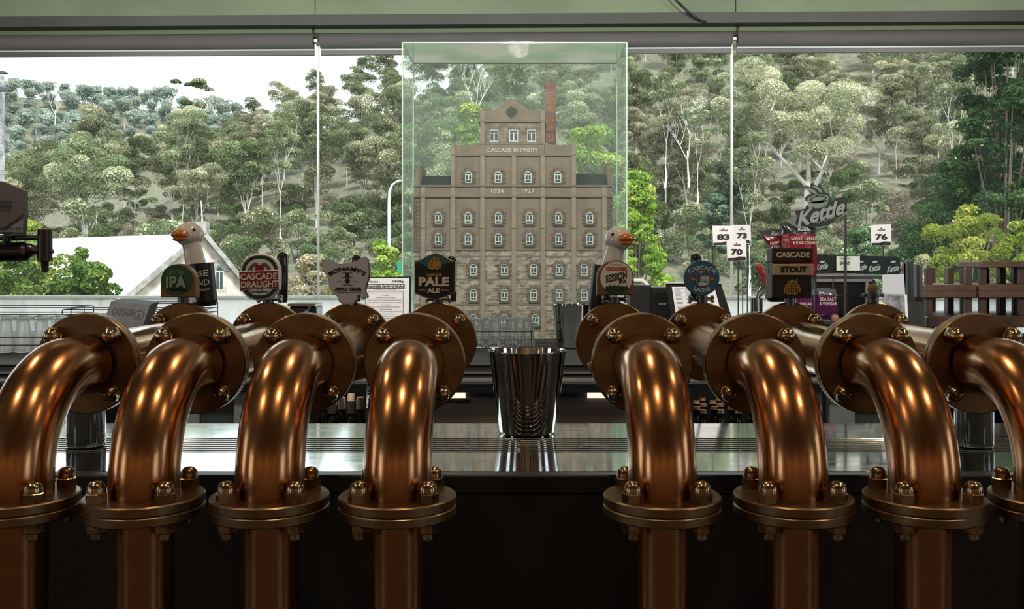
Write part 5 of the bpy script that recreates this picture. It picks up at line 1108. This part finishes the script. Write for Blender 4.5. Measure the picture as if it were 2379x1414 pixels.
def leaves(name, clumps, n_per, size, m, seed, aspect=.55, dome=.5, par=None, droop=.3):
    """leaf quads on the shells of many clumps (x,y,z,radius)"""
    rg = np.random.default_rng(seed); C = np.array([c[:3] for c in clumps]); Rr = np.array([c[3] for c in clumps])
    w_ = Rr**2/np.mean(Rr**2); cnt = np.maximum(6, (n_per*w_).astype(int)); idx = np.repeat(np.arange(len(clumps)), cnt); n = len(idx)
    d = rg.normal(size=(n, 3)); d /= np.linalg.norm(d, axis=1)[:, None]; flip = rg.random(n) < dome; d[:, 2] = np.where(flip, np.abs(d[:, 2]), d[:, 2])
    rad = Rr[idx]*(.72+.33*rg.random(n)**.6)
    p = C[idx]+d*rad[:, None]*np.array([1, 1, .68])
    nr = d+rg.normal(size=(n, 3))*.55; nr /= np.linalg.norm(nr, axis=1)[:, None]
    t = np.cross(nr, rg.normal(size=(n, 3))); t /= np.linalg.norm(t, axis=1)[:, None]; t[:, 2] -= droop; t /= np.linalg.norm(t, axis=1)[:, None]
    b = np.cross(nr, t); b /= np.maximum(1e-6, np.linalg.norm(b, axis=1))[:, None]
    s = size*(.6+.8*rg.random(n)); t = t*s[:, None]; b = b*(s*aspect)[:, None]
    v = np.ascontiguousarray(np.stack([p-t, p-b*.9, p+t, p+b*.9], axis=1).reshape(-1), dtype=np.float32)
    me = bpy.data.meshes.new(name); me.vertices.add(4*n); me.vertices.foreach_set('co', v); me.loops.add(4*n); me.loops.foreach_set('vertex_index', np.arange(4*n, dtype=np.int32)); me.polygons.add(n)
    me.polygons.foreach_set('loop_start', np.arange(0, 4*n, 4, dtype=np.int32))
    a = me.attributes.new('leaf', 'FLOAT', 'FACE'); cl = rg.random(len(clumps)); a.data.foreach_set('value', np.clip(.55*cl[idx]+.6*rg.random(n)-.05, 0, 1).astype(np.float32))
    me.materials.append(m); me.update(); me.validate()
    o = bpy.data.objects.new(name, me); COL.objects.link(o)
    if par: o.parent = par
    return o
def branches(mb, rnd, p, d, L_, r, lv, tips, spread=.5, up=.15, nk=2):
    pts = [p]; rr = [r]; q = p.copy(); dd = d.copy()
    for k in range(4):
        dd = (dd+Vector((rnd.uniform(-1, 1), rnd.uniform(-1, 1), rnd.uniform(-.3, .6)))*.13+Vector((0, 0, up*.3))).normalized(); q = q+dd*(L_/4); pts.append(q.copy()); rr.append(r*(1-.12*(k+1)))
    mb.tube(pts, rr, 5 if lv < 3 else 6, cap=False)
    if lv == 0: tips.append(q); return
    if lv <= 2: tips.append(pts[3])
    a0 = rnd.uniform(0, 2*PI)
    for k in range(nk if lv > 1 else 2):
        a = a0+2*PI*k/nk+rnd.uniform(-.5, .5); s = Vector((math.cos(a), math.sin(a), 0)); nd = (dd*(1-spread)+s*spread*rnd.uniform(.7, 1.3)+Vector((0, 0, up))).normalized()
        branches(mb, rnd, pts[rnd.choice((3, 4))].copy(), nd, L_*rnd.uniform(.62, .82), r*.52, lv-1, tips, spread, up, nk)
def make_tree(kind, seed, H, W, leafm, barkm, n_leaf, lsize, csize, bare=.45, nk=3, dome=.6, trunk_r=.13, levels=3, keep=1.0, aspect=.5):
    rnd = random.Random(seed); t = thing(kind, (0, 0, 0), 'x', 'tree'); mb = MB(); tips = []; bare *= .82
    branches(mb, rnd, Vector((0, 0, -.6)), Vector((rnd.uniform(-.08, .08), rnd.uniform(-.08, .08), 1)).normalized(), H*bare+.6, trunk_r, levels, tips, .55, .22, nk)
    zmax = max(p.z for p in tips); rx = max(math.hypot(p.x, p.y) for p in tips); sz = (H-csize*.6)/zmax; sx = (W/2-csize*.5)/max(.1, rx)
    mb.v = [(x*(sx if z > H*.15 else 1+(sx-1)*max(0, z)/(H*.15)), y*(sx if z > H*.15 else 1+(sx-1)*max(0, z)/(H*.15)), z*sz if z > 0 else z) for x, y, z in mb.v]
    tips = [Vector((p.x*sx, p.y*sx, p.z*sz)) for p in tips]
    mb.build('trunk', barkm, t, 70)
    if leafm:
        cl = [(p.x+rnd.uniform(-.3, .3)*csize, p.y+rnd.uniform(-.3, .3)*csize, p.z+.1*csize, csize*rnd.uniform(.6, 1.15)) for p in tips if rnd.random() < keep]
        leaves('crown', cl, n_leaf/len(cl), lsize, leafm, seed, aspect, dome, t)
    return t
G = [make_tree('gum_tree', 1, 9.0, 5.4, olive, bark, 17000, .078, .85), make_tree('gum_tree', 2, 10.0, 5.0, olive, bark, 17000, .078, .80, bare=.5), make_tree('gum_tree', 3, 8.0, 6.0, cream_l, bark, 17000, .078, .85, bare=.4),
     make_tree('gum_tree', 4, 9.5, 5.2, cream_l, bark, 15000, .078, .80, bare=.5, keep=.8), make_tree('gum_tree', 5, 8.5, 5.2, muted, bark, 17000, .078, .9, bare=.35), make_tree('gum_tree', 6, 11.0, 4.6, olive, bark, 13000, .078, .75, bare=.6, keep=.7)]
GL = [('domed olive-green gum tree on the steep hillside, pale forked trunk', 'olive gum trees on the near hillside'), ('tall olive gum tree with small leaf clumps on the near hillside', 'tall olive gum trees'), ('broad creamy-leaved gum tree on the near hillside', 'creamy broad gum trees'), ('slender creamy-leaved gum tree with open crown on the near hillside', 'creamy slender gum trees'), ('dark green bushy tree standing among the hillside gums', 'dark trees among the gums'), ('lanky gum tree with long bare white trunk and sparse crown', 'lanky sparse gum trees')]
D = [make_tree('dead_tree', 21, 8.0, 5.0, None, deadw, 0, 0, .3, bare=.35, levels=4, trunk_r=.12), make_tree('dead_tree', 22, 7.0, 4.2, None, deadw, 0, 0, .3, bare=.4, levels=4, trunk_r=.10)]
FT = [make_tree('distant_gum', 31, 7.5, 6.0, hazef, bark, 3000, .22, 1.3, bare=.25), make_tree('distant_gum', 32, 8.0, 5.6, hazef, bark, 3000, .22, 1.2, bare=.3, keep=.9)]
def make_shrub(nm, seed, W, H, lm, n, ls, cs, nc, asp=.5, dome=.45, tall=1.0):
    rnd = random.Random(seed); t = thing(nm, (0, 0, 0), 'x', 'shrub'); cl = []; mb = MB()
    for k in range(nc):
        a = rnd.uniform(0, 2*PI); q = rnd.random()**.5; zz = rnd.random()**.8
        rr = math.sqrt(max(.05, 1-(zz*.95)**2.2)) if tall <= 1 else (1-zz*.85)
        p = Vector((math.cos(a)*q*rr*(W/2-cs*.5), math.sin(a)*q*rr*(W/2-cs*.5), .1*H+zz*(H*.9-cs*.4))); cl.append((p.x, p.y, p.z, cs*rnd.uniform(.6, 1.2)))
        if k % 6 == 0: mb.tube([Vector((p.x*.1, p.y*.1, -.3)), Vector((p.x*.4, p.y*.4, p.z*.5)), p], [.04*W/3, .025*W/3, .008*W/3], 5, cap=False)
    mb.build('stems', brownbark, t, 60); leaves('foliage', cl, n/len(cl), ls, lm, seed, asp, dome, t); return t
SH = [make_shrub('hill_shrub', 41, 3.2, 2.0, brush, 4500, .06, .55, 16), make_shrub('hill_shrub', 42, 3.8, 3.0, muted, 5500, .07, .6, 16), make_shrub('hill_shrub', 43, 4.0, 3.2, olive, 5500, .07, .6, 16)]
SHL = [('grey-brown dry brush on the hillside between the gum trunks', 'dry brush on the hillside'), ('dark green bush growing low between the gum trunks', 'dark bushes on the hillside'), ('olive bush growing low between the gum trunks', 'olive bushes on the hillside')]
rnd = random.Random(77)
def put(pr, u, Y, z, s, lab, cat, grp=None, rz=None):
    return dup(pr, (bw(u, Y), Y, z), rz if rz is not None else rnd.uniform(0, 2*PI), s, lab, cat, grp)
clear = [(1640, 2120, 50, 66)]                                     # room for the one big spreading gum
for Y, sp in ((48, 6.0), (54, 5.4), (60, 5.2), (67, 4.8), (74, 4.6), (82, 4.4), (90, 4.3), (98, 4.3), (107, 4.3), (117, 4.3), (128, 4.3), (139, 4.2)):
    st = sp*F/Y; u = -120+rnd.uniform(0, st)
    while u < 2560:
        yc = interp(u, YC); Yj = Y+rnd.uniform(-3, 3)
        ok = Yj < yc+1 and not (Y < 70 and 1660 < u < 2110) and not (Y < 60 and u > 2180) and not (Y < 66 and 640 < u < 860) and not (Y < 60 and u < 640)
        if ok:
            k = rnd.choices(range(6), (5, 4, 4, 3, 3, 3) if u < 1300 else (3, 3, 5, 4, 2, 3))[0]; s = rnd.uniform(.70, 1.02)*(0.8 if Y < 60 else 1)
            put(G[k], u, Yj, near_z(u, min(Yj, yc))-.2, s, GL[k][0], 'tree', GL[k][1])
        u += st*rnd.uniform(.75, 1.3)
for Y, sp in ((45, 3.4), (49, 3.4), (54, 3.4), (59, 3.6), (65, 3.6), (72, 4), (79, 4), (87, 4.4), (96, 4.6), (108, 5.5), (122, 6), (136, 6)):
    st = sp*F/Y; u = -100+rnd.uniform(0, st)
    while u < 2500:
        if Y < interp(u, YC): k = rnd.choices(range(3), (4, 3, 3))[0]; put(SH[k], u, Y+rnd.uniform(-2, 2), near_z(u, Y)-.1, rnd.uniform(.7, 1.2), SHL[k][0], 'shrub', SHL[k][1])
        u += st*rnd.uniform(.7, 1.35)
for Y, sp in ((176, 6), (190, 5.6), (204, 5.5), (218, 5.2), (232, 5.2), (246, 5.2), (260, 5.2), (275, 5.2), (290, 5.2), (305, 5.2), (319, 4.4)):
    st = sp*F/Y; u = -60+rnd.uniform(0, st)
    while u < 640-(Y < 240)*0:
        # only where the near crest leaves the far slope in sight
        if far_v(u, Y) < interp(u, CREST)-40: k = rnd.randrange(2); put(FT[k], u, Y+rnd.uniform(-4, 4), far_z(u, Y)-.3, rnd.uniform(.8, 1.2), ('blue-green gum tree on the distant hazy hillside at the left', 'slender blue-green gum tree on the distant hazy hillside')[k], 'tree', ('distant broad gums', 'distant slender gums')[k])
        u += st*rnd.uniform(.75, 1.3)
# single trees one can point at
def hero(pr, u, vb, Y, s, lab, rz=0): z = EYE-(vb-CV)*Y/F; return put(pr, u, Y, z, s, lab, 'tree', None, rz)
dl = ['bare white dead tree branching behind the peak of the brewery model', 'bare white dead tree low on the distant slope at the left', 'bare pale dead tree just left of the left glass joint', 'bare white tree leaning among the gums right of the case', 'bare white dead tree high on the hill near the skyline']
hero(D[0], 1105, 300, 62, .62, dl[0]); hero(D[1], 92, 395, 150, 1.0, dl[1], 1); hero(D[1], 690, 400, 76, .75, dl[2], 2); hero(D[0], 1600, 420, 58, .65, dl[3], 2.2); hero(D[0], 128, 285, 250, 1.15, dl[4], .6)
big = make_tree('spreading_gum', 58, 10.6, 11.4, cream_l, bark, 48000, .07, .95, bare=.36, nk=3, levels=4, trunk_r=.24, keep=.75); big.location = (bw(1868, 58), 58, EYE-(560-CV)*58/F); tag(big, 'largest spreading gum with pale branching limbs, behind the crisp display', 'tree')
hs_ = make_tree('skyline_pine', 62, 8.5, 4.6, muted, brownbark, 3600, .14, .8, bare=.75, nk=3, levels=2, dome=1, trunk_r=.2, aspect=.5); hs_.location = (bw(447, 118), 118, EYE-(345-CV)*118/F); tag(hs_, 'lone flat-topped tree on the skyline left of the left joint', 'tree')
# tall pale trunks in front of the forest, right of the case
W1 = make_tree('white_gum', 71, 9.0, 3.4, olive, deadw, 5500, .075, .6, bare=.62, levels=3, trunk_r=.13, keep=.6)
for u, vb, Y, s, lb in ((1740, 670, 34, .62, 'tall white-trunked gum right of the right glass joint'), (1618, 470, 50, .60, 'white-trunked gum standing between the case and the right joint'), (2210, 520, 44, .85, 'white-trunked gum left of the dark tree at the right edge'), (655, 560, 52, .8, 'white-trunked gum leaning over the slope beside the left joint'), (1545, 420, 56, .7, 'pale-trunked gum nearest the right side of the glass case')): hero(W1, u, vb, Y, s, lb, u*.01)
for p in [W1]+G+D+FT+SH:
    for c in kids(p): bpy.data.objects.remove(c)
    bpy.data.objects.remove(p)
def plant(nm, seed, u, v0, v1, wpx, Y, lm, lab, n=5000, ls=.035, cs=.28, nc=26, asp=.55, tall=1.0, cat='shrub'):
    H = (v1-v0)*Y/F; W = wpx*Y/F; t = make_shrub(nm, seed, W, H, lm, n, ls, cs*W/2, nc, asp, .5, tall); t.location = (bw(u, Y), Y, EYE-(v1-CV)*Y/F); return tag(t, lab, cat)
# (they stand on the ground below the sill, so each is carried down to it)
def ground_plant(nm, seed, u, v0, vlow, wpx, Y, lm, lab, **k): v1 = 618+1.5*F/Y if Y <= 40 else near_v(u, Y); return plant(nm, seed, u, v0, max(v1, vlow), wpx, Y, lm, lab, **k)
ground_plant('leafy_shrub', 81, 60, 566, 700, 330, 19, maple, 'broad green shrub outside, below the hexagonal sign at the left', n=15000, ls=.045, nc=60, cs=.22)
ground_plant('leafy_shrub', 82, 205, 612, 700, 150, 17, maple, 'low rounded green shrub in front of the white cottage roof', n=8000, ls=.04, nc=34, cs=.3)
ground_plant('leafy_shrub', 83, 70, 500, 700, 120, 24, yellowg, 'yellow-green bush rising behind the hexagonal sign', n=7000, ls=.04, nc=30, cs=.35)
ground_plant('leafy_shrub', 92, 188, 572, 700, 70, 20, maple, 'thin green sapling against the white cottage roof', n=2200, ls=.04, nc=16, cs=.4, tall=2)
ground_plant('flowering_shrub', 84, 742, 596, 700, 190, 20, creamf, 'cream and pink flowering shrub outside by the left glass joint', n=11000, ls=.036, nc=46, cs=.25)
ground_plant('leafy_shrub', 85, 895, 560, 700, 90, 21, yellowg, 'yellow-green bush between the cider badge and the glass case', n=6000, ls=.04, nc=26, cs=.4)
ground_plant('conifer', 86, 1478, 398, 700, 215, 22, yellowg, 'bright yellow-green conifer just right of the glass case', n=26000, ls=.042, nc=150, cs=.17, tall=2, cat='tree')
ground_plant('leafy_tree', 87, 1365, 290, 700, 230, 26, yellowg, 'bright green tree seen through the case, right of the model chimney', n=26000, ls=.05, nc=70, cs=.24, cat='tree')
ground_plant('leafy_tree', 88, 1092, 246, 700, 130, 28, yellowg, 'narrow bright green tree seen through the case, left of the model gable', n=14000, ls=.05, nc=46, cs=.34, tall=2, cat='tree')
ground_plant('flowering_shrub', 89, 2005, 520, 700, 130, 20, whitef, 'white-flowering shrub behind table number 76', n=10000, ls=.035, nc=44, cs=.28)
ground_plant('dark_tree', 90, 2335, 60, 700, 330, 25, darkg, 'tall dense dark green tree at the right edge', n=46000, ls=.055, nc=200, cs=.16, cat='tree')
ground_plant('dark_tree', 93, 2240, 380, 700, 320, 30, darkg, 'dark green thicket behind the yellow-green sapling at the right', n=24000, ls=.06, nc=70, cs=.24, cat='tree')
ground_plant('feathery_sapling', 91, 2240, 478, 700, 300, 14, yellowg, 'feathery yellow-green sapling above the wooden stools', n=6500, ls=.032, nc=54, cs=.16, asp=.4, cat='tree')
ground_plant('feathery_sapling', 94, 2380, 500, 700, 120, 13, yellowg, 'yellow-green leafy sapling cut off by the right edge', n=3000, ls=.03, nc=28, cs=.25, asp=.4, cat='tree')
ground_plant('grass_tree', 95, 2142, 596, 700, 70, 17, creamf, 'pale spiky bush just left of the stools', n=2600, ls=.05, nc=14, cs=.5, asp=.25)
plant('round_bush', 96, 1700, 380, 520, 110, 47, tealg, 'round teal-green tree behind the right glass joint', n=8000, ls=.07, nc=34, cs=.35, cat='tree')
plant('round_bush', 97, 1662, 452, 600, 80, 43, tealg, 'smaller teal-green tree below the round one at the right joint', n=6000, ls=.07, nc=26, cs=.35, cat='tree')
ground_plant('low_hedge', 98, 1830, 610, 0, 240, 42, darkg, 'low green hedge at the foot of the slope behind the table numbers', n=7000, ls=.06, nc=40, cs=.2)
# cottage with a white roof
cst = brick('cottage_sandstone', (.62, .55, .50, 1), (.44, .38, .33, 1), (.60, .55, .50, 1), .55, .26, msize=.01)
rfw = mat('white_sheet_roof', (.82, .84, .86, 1), .4, col2=(.74, .77, .80, 1), scale=.6, stretch=(1, 1, 4)); cop = mat('grey_coping', (.36, .35, .33, 1), .8, col2=(.24, .23, .22, 1), scale=3)
A = P(470, 546, 36); zr = A.z; L_ = P(283, 700, 34.5); R_ = P(598, 700, 37); L_.z = R_.z = zr-2.55
b_ = P(118, 556, 42.3); rv = Vector((b_.x-A.x, b_.y-A.y, 0))
o = Vector((A.x, A.y, 0)); t = thing('stone_cottage', o, 'stone cottage with white roof, arched window and coped gable, beyond the window at the left', 'building')
m = MB(o); Lg = Vector((L_.x, L_.y, 0)); Rg = Vector((R_.x, R_.y, 0)); m.add([Lg, Rg, R_, A, L_, Lg+rv, Rg+rv, R_+rv, A+rv, L_+rv], [(0, 1, 2, 3, 4), (9, 8, 7, 6, 5), (0, 4, 9, 5), (1, 6, 7, 2)]); m.build('stone_wall', cst, t)
up = Vector((0, 0, .06)); m = MB(o); 
for e in (L_, R_):
    e2 = e+(e-A)*.06; m.add([A+up, e2+up, e2+rv+up, A+rv+up, A, e2, e2+rv, A+rv], [(0, 1, 2, 3), (7, 6, 5, 4), (1, 5, 6, 2), (0, 4, 5, 1), (2, 6, 7, 3)])
m.build('white_roof', rfw, t)
gn = Vector((R_.y-L_.y, -(R_.x-L_.x), 0)).normalized(); m = MB(o)
for e in (L_, R_):
    d = (e-A); n = 12
    for k in range(n):
        c = A+d*((k+.5)/n)+gn*.05+Vector((0, 0, .10)); m.obox(c, d/n*.49, gn*.2, Vector((0, 0, .13)))
m.obox(A+Vector((0, 0, .28)), Vector((.22, 0, 0)), Vector((0, .22, 0)), Vector((0, 0, .22))); m.build('gable_coping', cop, t)
m = MB(o); m.tube([A+Vector((0, 0, .4)), A+Vector((0, 0, .55)), A+Vector((-.05, 0, 1.32))], [.06, .025, .015], 8); m.build('finial', mat('pale_finial', (.7, .68, .62, 1), .6), t)
m = MB(o); e1 = (R_-L_); e1.z = 0; e1.normalize(); c = P(511, 640, 36.2)+gn*.12; c = A+e1*((c-A).dot(e1))+Vector((0, 0, c.z-A.z))+gn*.04
pts = arch(-.16, .16, -.55, .38, 8); vs = [c+e1*a+Vector((0, 0, b)) for a, b in pts]; m.sheet(vs); wf = m.build('arched_window', winw, t)
for a0, a1, b0, b1 in ((-.12, -.02, -.5, .14), (.02, .12, -.5, .14)): m = MB(o); m.sheet([c+gn*.02+e1*a+Vector((0, 0, b)) for a, b in ((a0, b0), (a1, b0), (a1, b1), (a0, b1))]); m.build('pane', wing, wf)
m = MB(o); m.sheet([c+gn*.02+e1*a*.75+Vector((0, 0, .2+b*.8)) for a, b in [(.16*math.cos(PI*k/8), .16*math.sin(PI*k/8)) for k in range(9)]]); m.build('pane', wing, wf)
m = MB(o)
for k in range(9):
    a = PI*k/8; d = e1*math.cos(a)+Vector((0, 0, math.sin(a))); m.obox(c+Vector((0, 0, .22))+d*.27, d*.10, gn*.05, (e1*-math.sin(a)+Vector((0, 0, math.cos(a))))*.05)
m.build('arch_stones', cop, t)
# stone tower corner at the far left
Y = 27; o = Vector((bw(-70, Y), Y, 0)); t = thing('stone_tower', o, 'corner of a pale stone tower with dark ledges cut off by the left edge', 'building')
m = MB(o); m.box(bw(-260, Y), bw(11, Y+.5), Y, Y+.5, 0, hz(212, Y)); m.box(bw(-260, Y), bw(10, Y+.5), Y+.02, Y+.5, hz(212, Y), hz(170, Y)); m.build('tower_wall', brick('tower_stone', (.42, .43, .44, 1), (.32, .33, .34, 1), (.16, .16, .17, 1), .32, .11, msize=.008), t)
for v0, v1, e in ((164, 172, 16), (202, 212, 28)): m = MB(o); m.prism(px([(-260, v1), (e-5, v1), (e, v1-3), (e-4, v1-6), (-2, v0), (-260, v0)], Y), Y-.1, Y+.1); m.build('stone_ledge', mat('dark_ledge', (.05, .05, .055, 1), .8), t)
# street lamp and green post
m = MB(); Y = 28; m.tube([P(904, 780, Y), P(904, 470, Y), P(905, 445, Y), P(911, 430, Y), P(921, 422, Y), P(934, 419, Y)], [.05, .045, .04, .035, .03, .03], 10); sl = m.build('street_lamp', mat('lamp_post_grey', (.50, .60, .66, 1), .4), None, 60); tag(sl, 'pale slim street lamp outside, left of the glass case', 'street lamp')
m = MB(); Y = 24; m.box(bw(922, Y), bw(932, Y), Y, Y+.1, 0, hz(606, Y), .01); tag(m.build('bollard', mat('bright_green_post', (.01, .22, .12, 1), .5)), 'bright green post outside, behind the framed notice', 'post')
